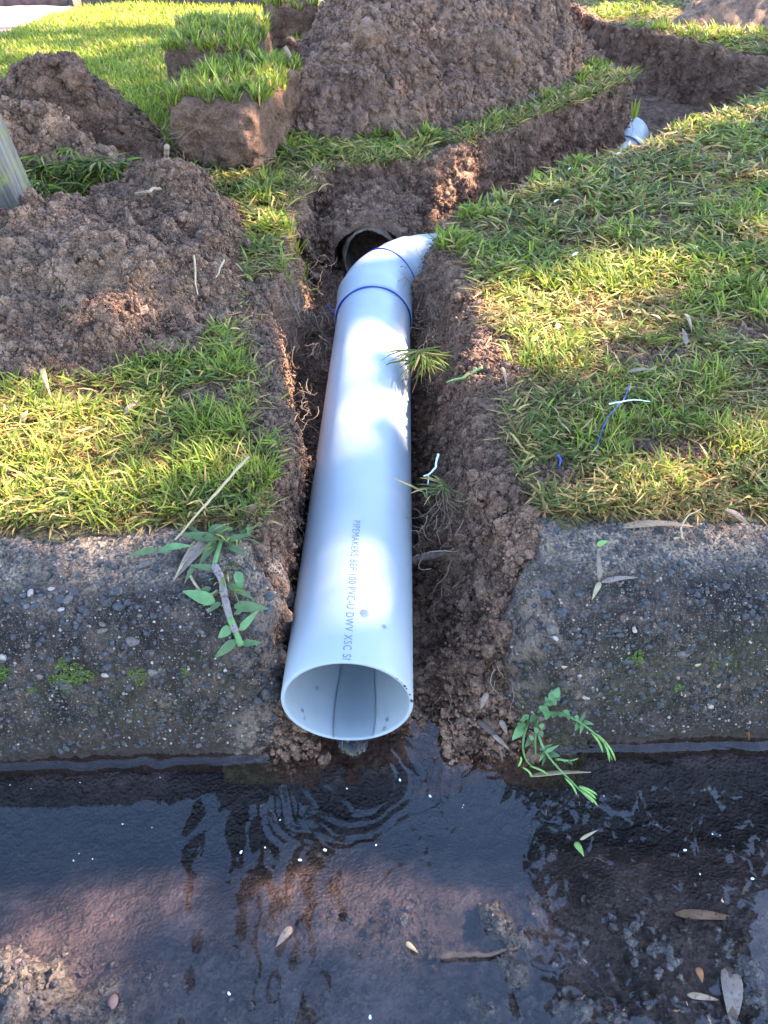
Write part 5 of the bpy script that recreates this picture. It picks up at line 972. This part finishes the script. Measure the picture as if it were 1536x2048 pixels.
shred('plastic_shred', [(877, 908, .135), (872, 925, .13), (870, 940, .125), (858, 952, .12), (842, 955, .118), (860, 948, .122), (856, 970, .11)], .0011, M_WPL, 'curled white plastic shred hanging on the right trench wall', 'plastic')
shred('plastic_shred', [(1218, 808, .172), (1245, 802, .174), (1270, 799, .174), (1300, 803, .172)], .0008, M_WPL, 'long white plastic sliver on the bare spot of the right lawn', 'plastic')
shred('plastic_thread', [(1258, 770, .17), (1252, 795, .172), (1218, 830, .172), (1200, 870, .172), (1192, 905, .172)], .0004, M_BTH, 'long blue plastic thread in the right turf', 'thread'); shred('plastic_thread', [(1115, 910, .172), (1122, 920, .172), (1118, 932, .17)], .0008, M_BTH, 'short blue plastic thread in the right turf left of the long one', 'thread')
for px, py, lb in ((1145, 512, 'white plastic flake in the turf above the sunny patch'), (1108, 405, 'white plastic flake in the turf beside the grey bare strip'), (1232, 310, 'twisted white plastic flake near the upper trench lip'), (1478, 445, 'blue white plastic flake at the right edge of the lawn'), (1136, 340, 'white plastic flake by the trench lip left of the twisted one'), (1385, 500, 'pale blue plastic flake in the upper right turf')):
    a = at(px, py, .172); dead_leaf('plastic_flake', a, a + np.array([.009, .007, .003]), .004, M_WPL, lb, 'plastic', 'plastic swarf from cutting the pipe')
shred('plastic_thread', [(655, 610, .06), (668, 625, .07), (675, 640, .075)], .0008, M_BTH, 'blue plastic thread beside the ringed joint of the pipe', 'thread')
# wood chips in the mud right of the pipe mouth
CH = 'wood chips in the mud by the pipe mouth'
for k, (a0, a1, b0, b1, w, lb) in enumerate(((955, 1440, 1010, 1490, .007, 'long dark wood chip pointing down to the water'), (975, 1385, 960, 1420, .006, 'brown upright chip against the dark earth above the others'), (940, 1440, 965, 1455, .005, 'short tan chip nearest the pipe'), (1000, 1440, 1015, 1470, .006, 'dark chip beside the weed roots'), (930, 1435, 905, 1450, .005, 'pale bent chip left of the short tan one'), (985, 1470, 1020, 1500, .005, 'lowest chip touching the water'), (1000, 1500, 1005, 1525, .003, 'thin splinter dipping into the water'))):
    z = .034 if a1 > 1430 else .06; dead_leaf('wood_chip', at(a0, a1, z), at(b0, b1, z - .012), w, M_BARK if k % 2 == 0 else M_DEADGREY, lb, 'wood chip', CH, fold=.1)
# things in and on the water
dead_leaf('twig', at(1060, 1553, .001), at(1180, 1556, .001), .006, M_STRAW, 'curved pale twig floating under the green weed', 'twig', droop=-.12, normal=(0, .3, 1))
dead_leaf('dead_leaf', at(583, 1855, .001), at(552, 1893, .003), .007, M_DEADGREY, 'small grey leaf floating on the puddle left of centre', 'leaf'); dead_leaf('dead_leaf', at(1350, 1828, -.006), at(1485, 1838, -.006), .008, M_DEAD, 'long brown leaf lying under water at the right', 'leaf'); dead_leaf('dead_leaf', at(1458, 1935, -.002), at(1466, 2060, -.002), .017, M_DEADGREY, 'broad grey leaf lying in shallow water at the lower right corner', 'leaf')
dead_leaf('leaf_scrap', at(1150, 1685, .001), at(1168, 1712, .001), .006, M_POD, 'yellow green leaf scrap floating under the weed', 'leaf'); dead_leaf('leaf_scrap', at(1160, 1680, .001), at(1195, 1660, .002), .003, M_STRAW, 'thin straw stuck to the floating green leaf scrap', 'straw')
dead_leaf('dead_leaf', at(1395, 1935, 0), at(1405, 1965, 0), .006, M_RUST, 'small rust leaf strip in the wet gravel left of the broad grey leaf', 'leaf'); dead_leaf('dead_leaf', at(1375, 1990, 0), at(1440, 2000, 0), .005, M_DEAD, 'brown leaf strip under the broad grey leaf', 'leaf')
twig('stick', [(885, 1915, .003), (930, 1910, .005), (980, 1908, .005), (1035, 1895, .003)], .0022, M_BARK, 'dark wet stick lying across the debris clump in the puddle', 'stick'); dead_leaf('dead_leaf', at(812, 1885, .001), at(836, 1905, .003), .004, M_STRAW, 'curled pale leaf scrap at the edge of the debris clump', 'leaf')
twig('stick', [(95, 1975, .012), (108, 1945, .014), (118, 1925, .013)], .0016, M_BARK, 'short brown stick standing in the mud at the lower left', 'stick')
for px, py, s, lb in ((60, 2040, .012, 'rounded muddy stone at the lower left corner'), (225, 2003, .0035, 'orange brick crumb in the mud at the lower left'), (40, 1930, .004, 'tiny orange pebble at the edge of the mud')):
    o = link('stone', rock_mesh('stone', M_CLOD if s > .01 else M_BRICK, int(px), 3)); o.location = at(px, py, .004); o.scale = (s * 1.3, s, s * .7); o.rotation_euler.z = px; tag(o, lb, 'stone')
fl = rock_mesh('fleck', M_WPL, 77, 1)
for px, py in ((20, 1570), (62, 1577), (320, 1555), (160, 1565), (245, 1648), (147, 1721), (185, 1718), (158, 1707), (530, 1695), (650, 1700), (482, 1704), (694, 1577), (800, 1560), (860, 1592), (925, 1615), (927, 1610), (752, 1690), (1425, 1668), (1440, 1670), (1400, 1748), (458, 1987), (740, 2034), (1505, 1757), (1208, 1592), (1370, 1700), (304, 1655), (560, 1640), (600, 1720)):
    o = link('floating_fleck', fl); s = rp.choice((.0004, .0006, .0011)); o.location = at(px, py, .0006); o.scale = (s * 1.5, s, s * .6); o.rotation_euler.z = px; tag(o, 'tiny white fleck floating on the dark gutter water', 'fleck', 'white flecks on the water')
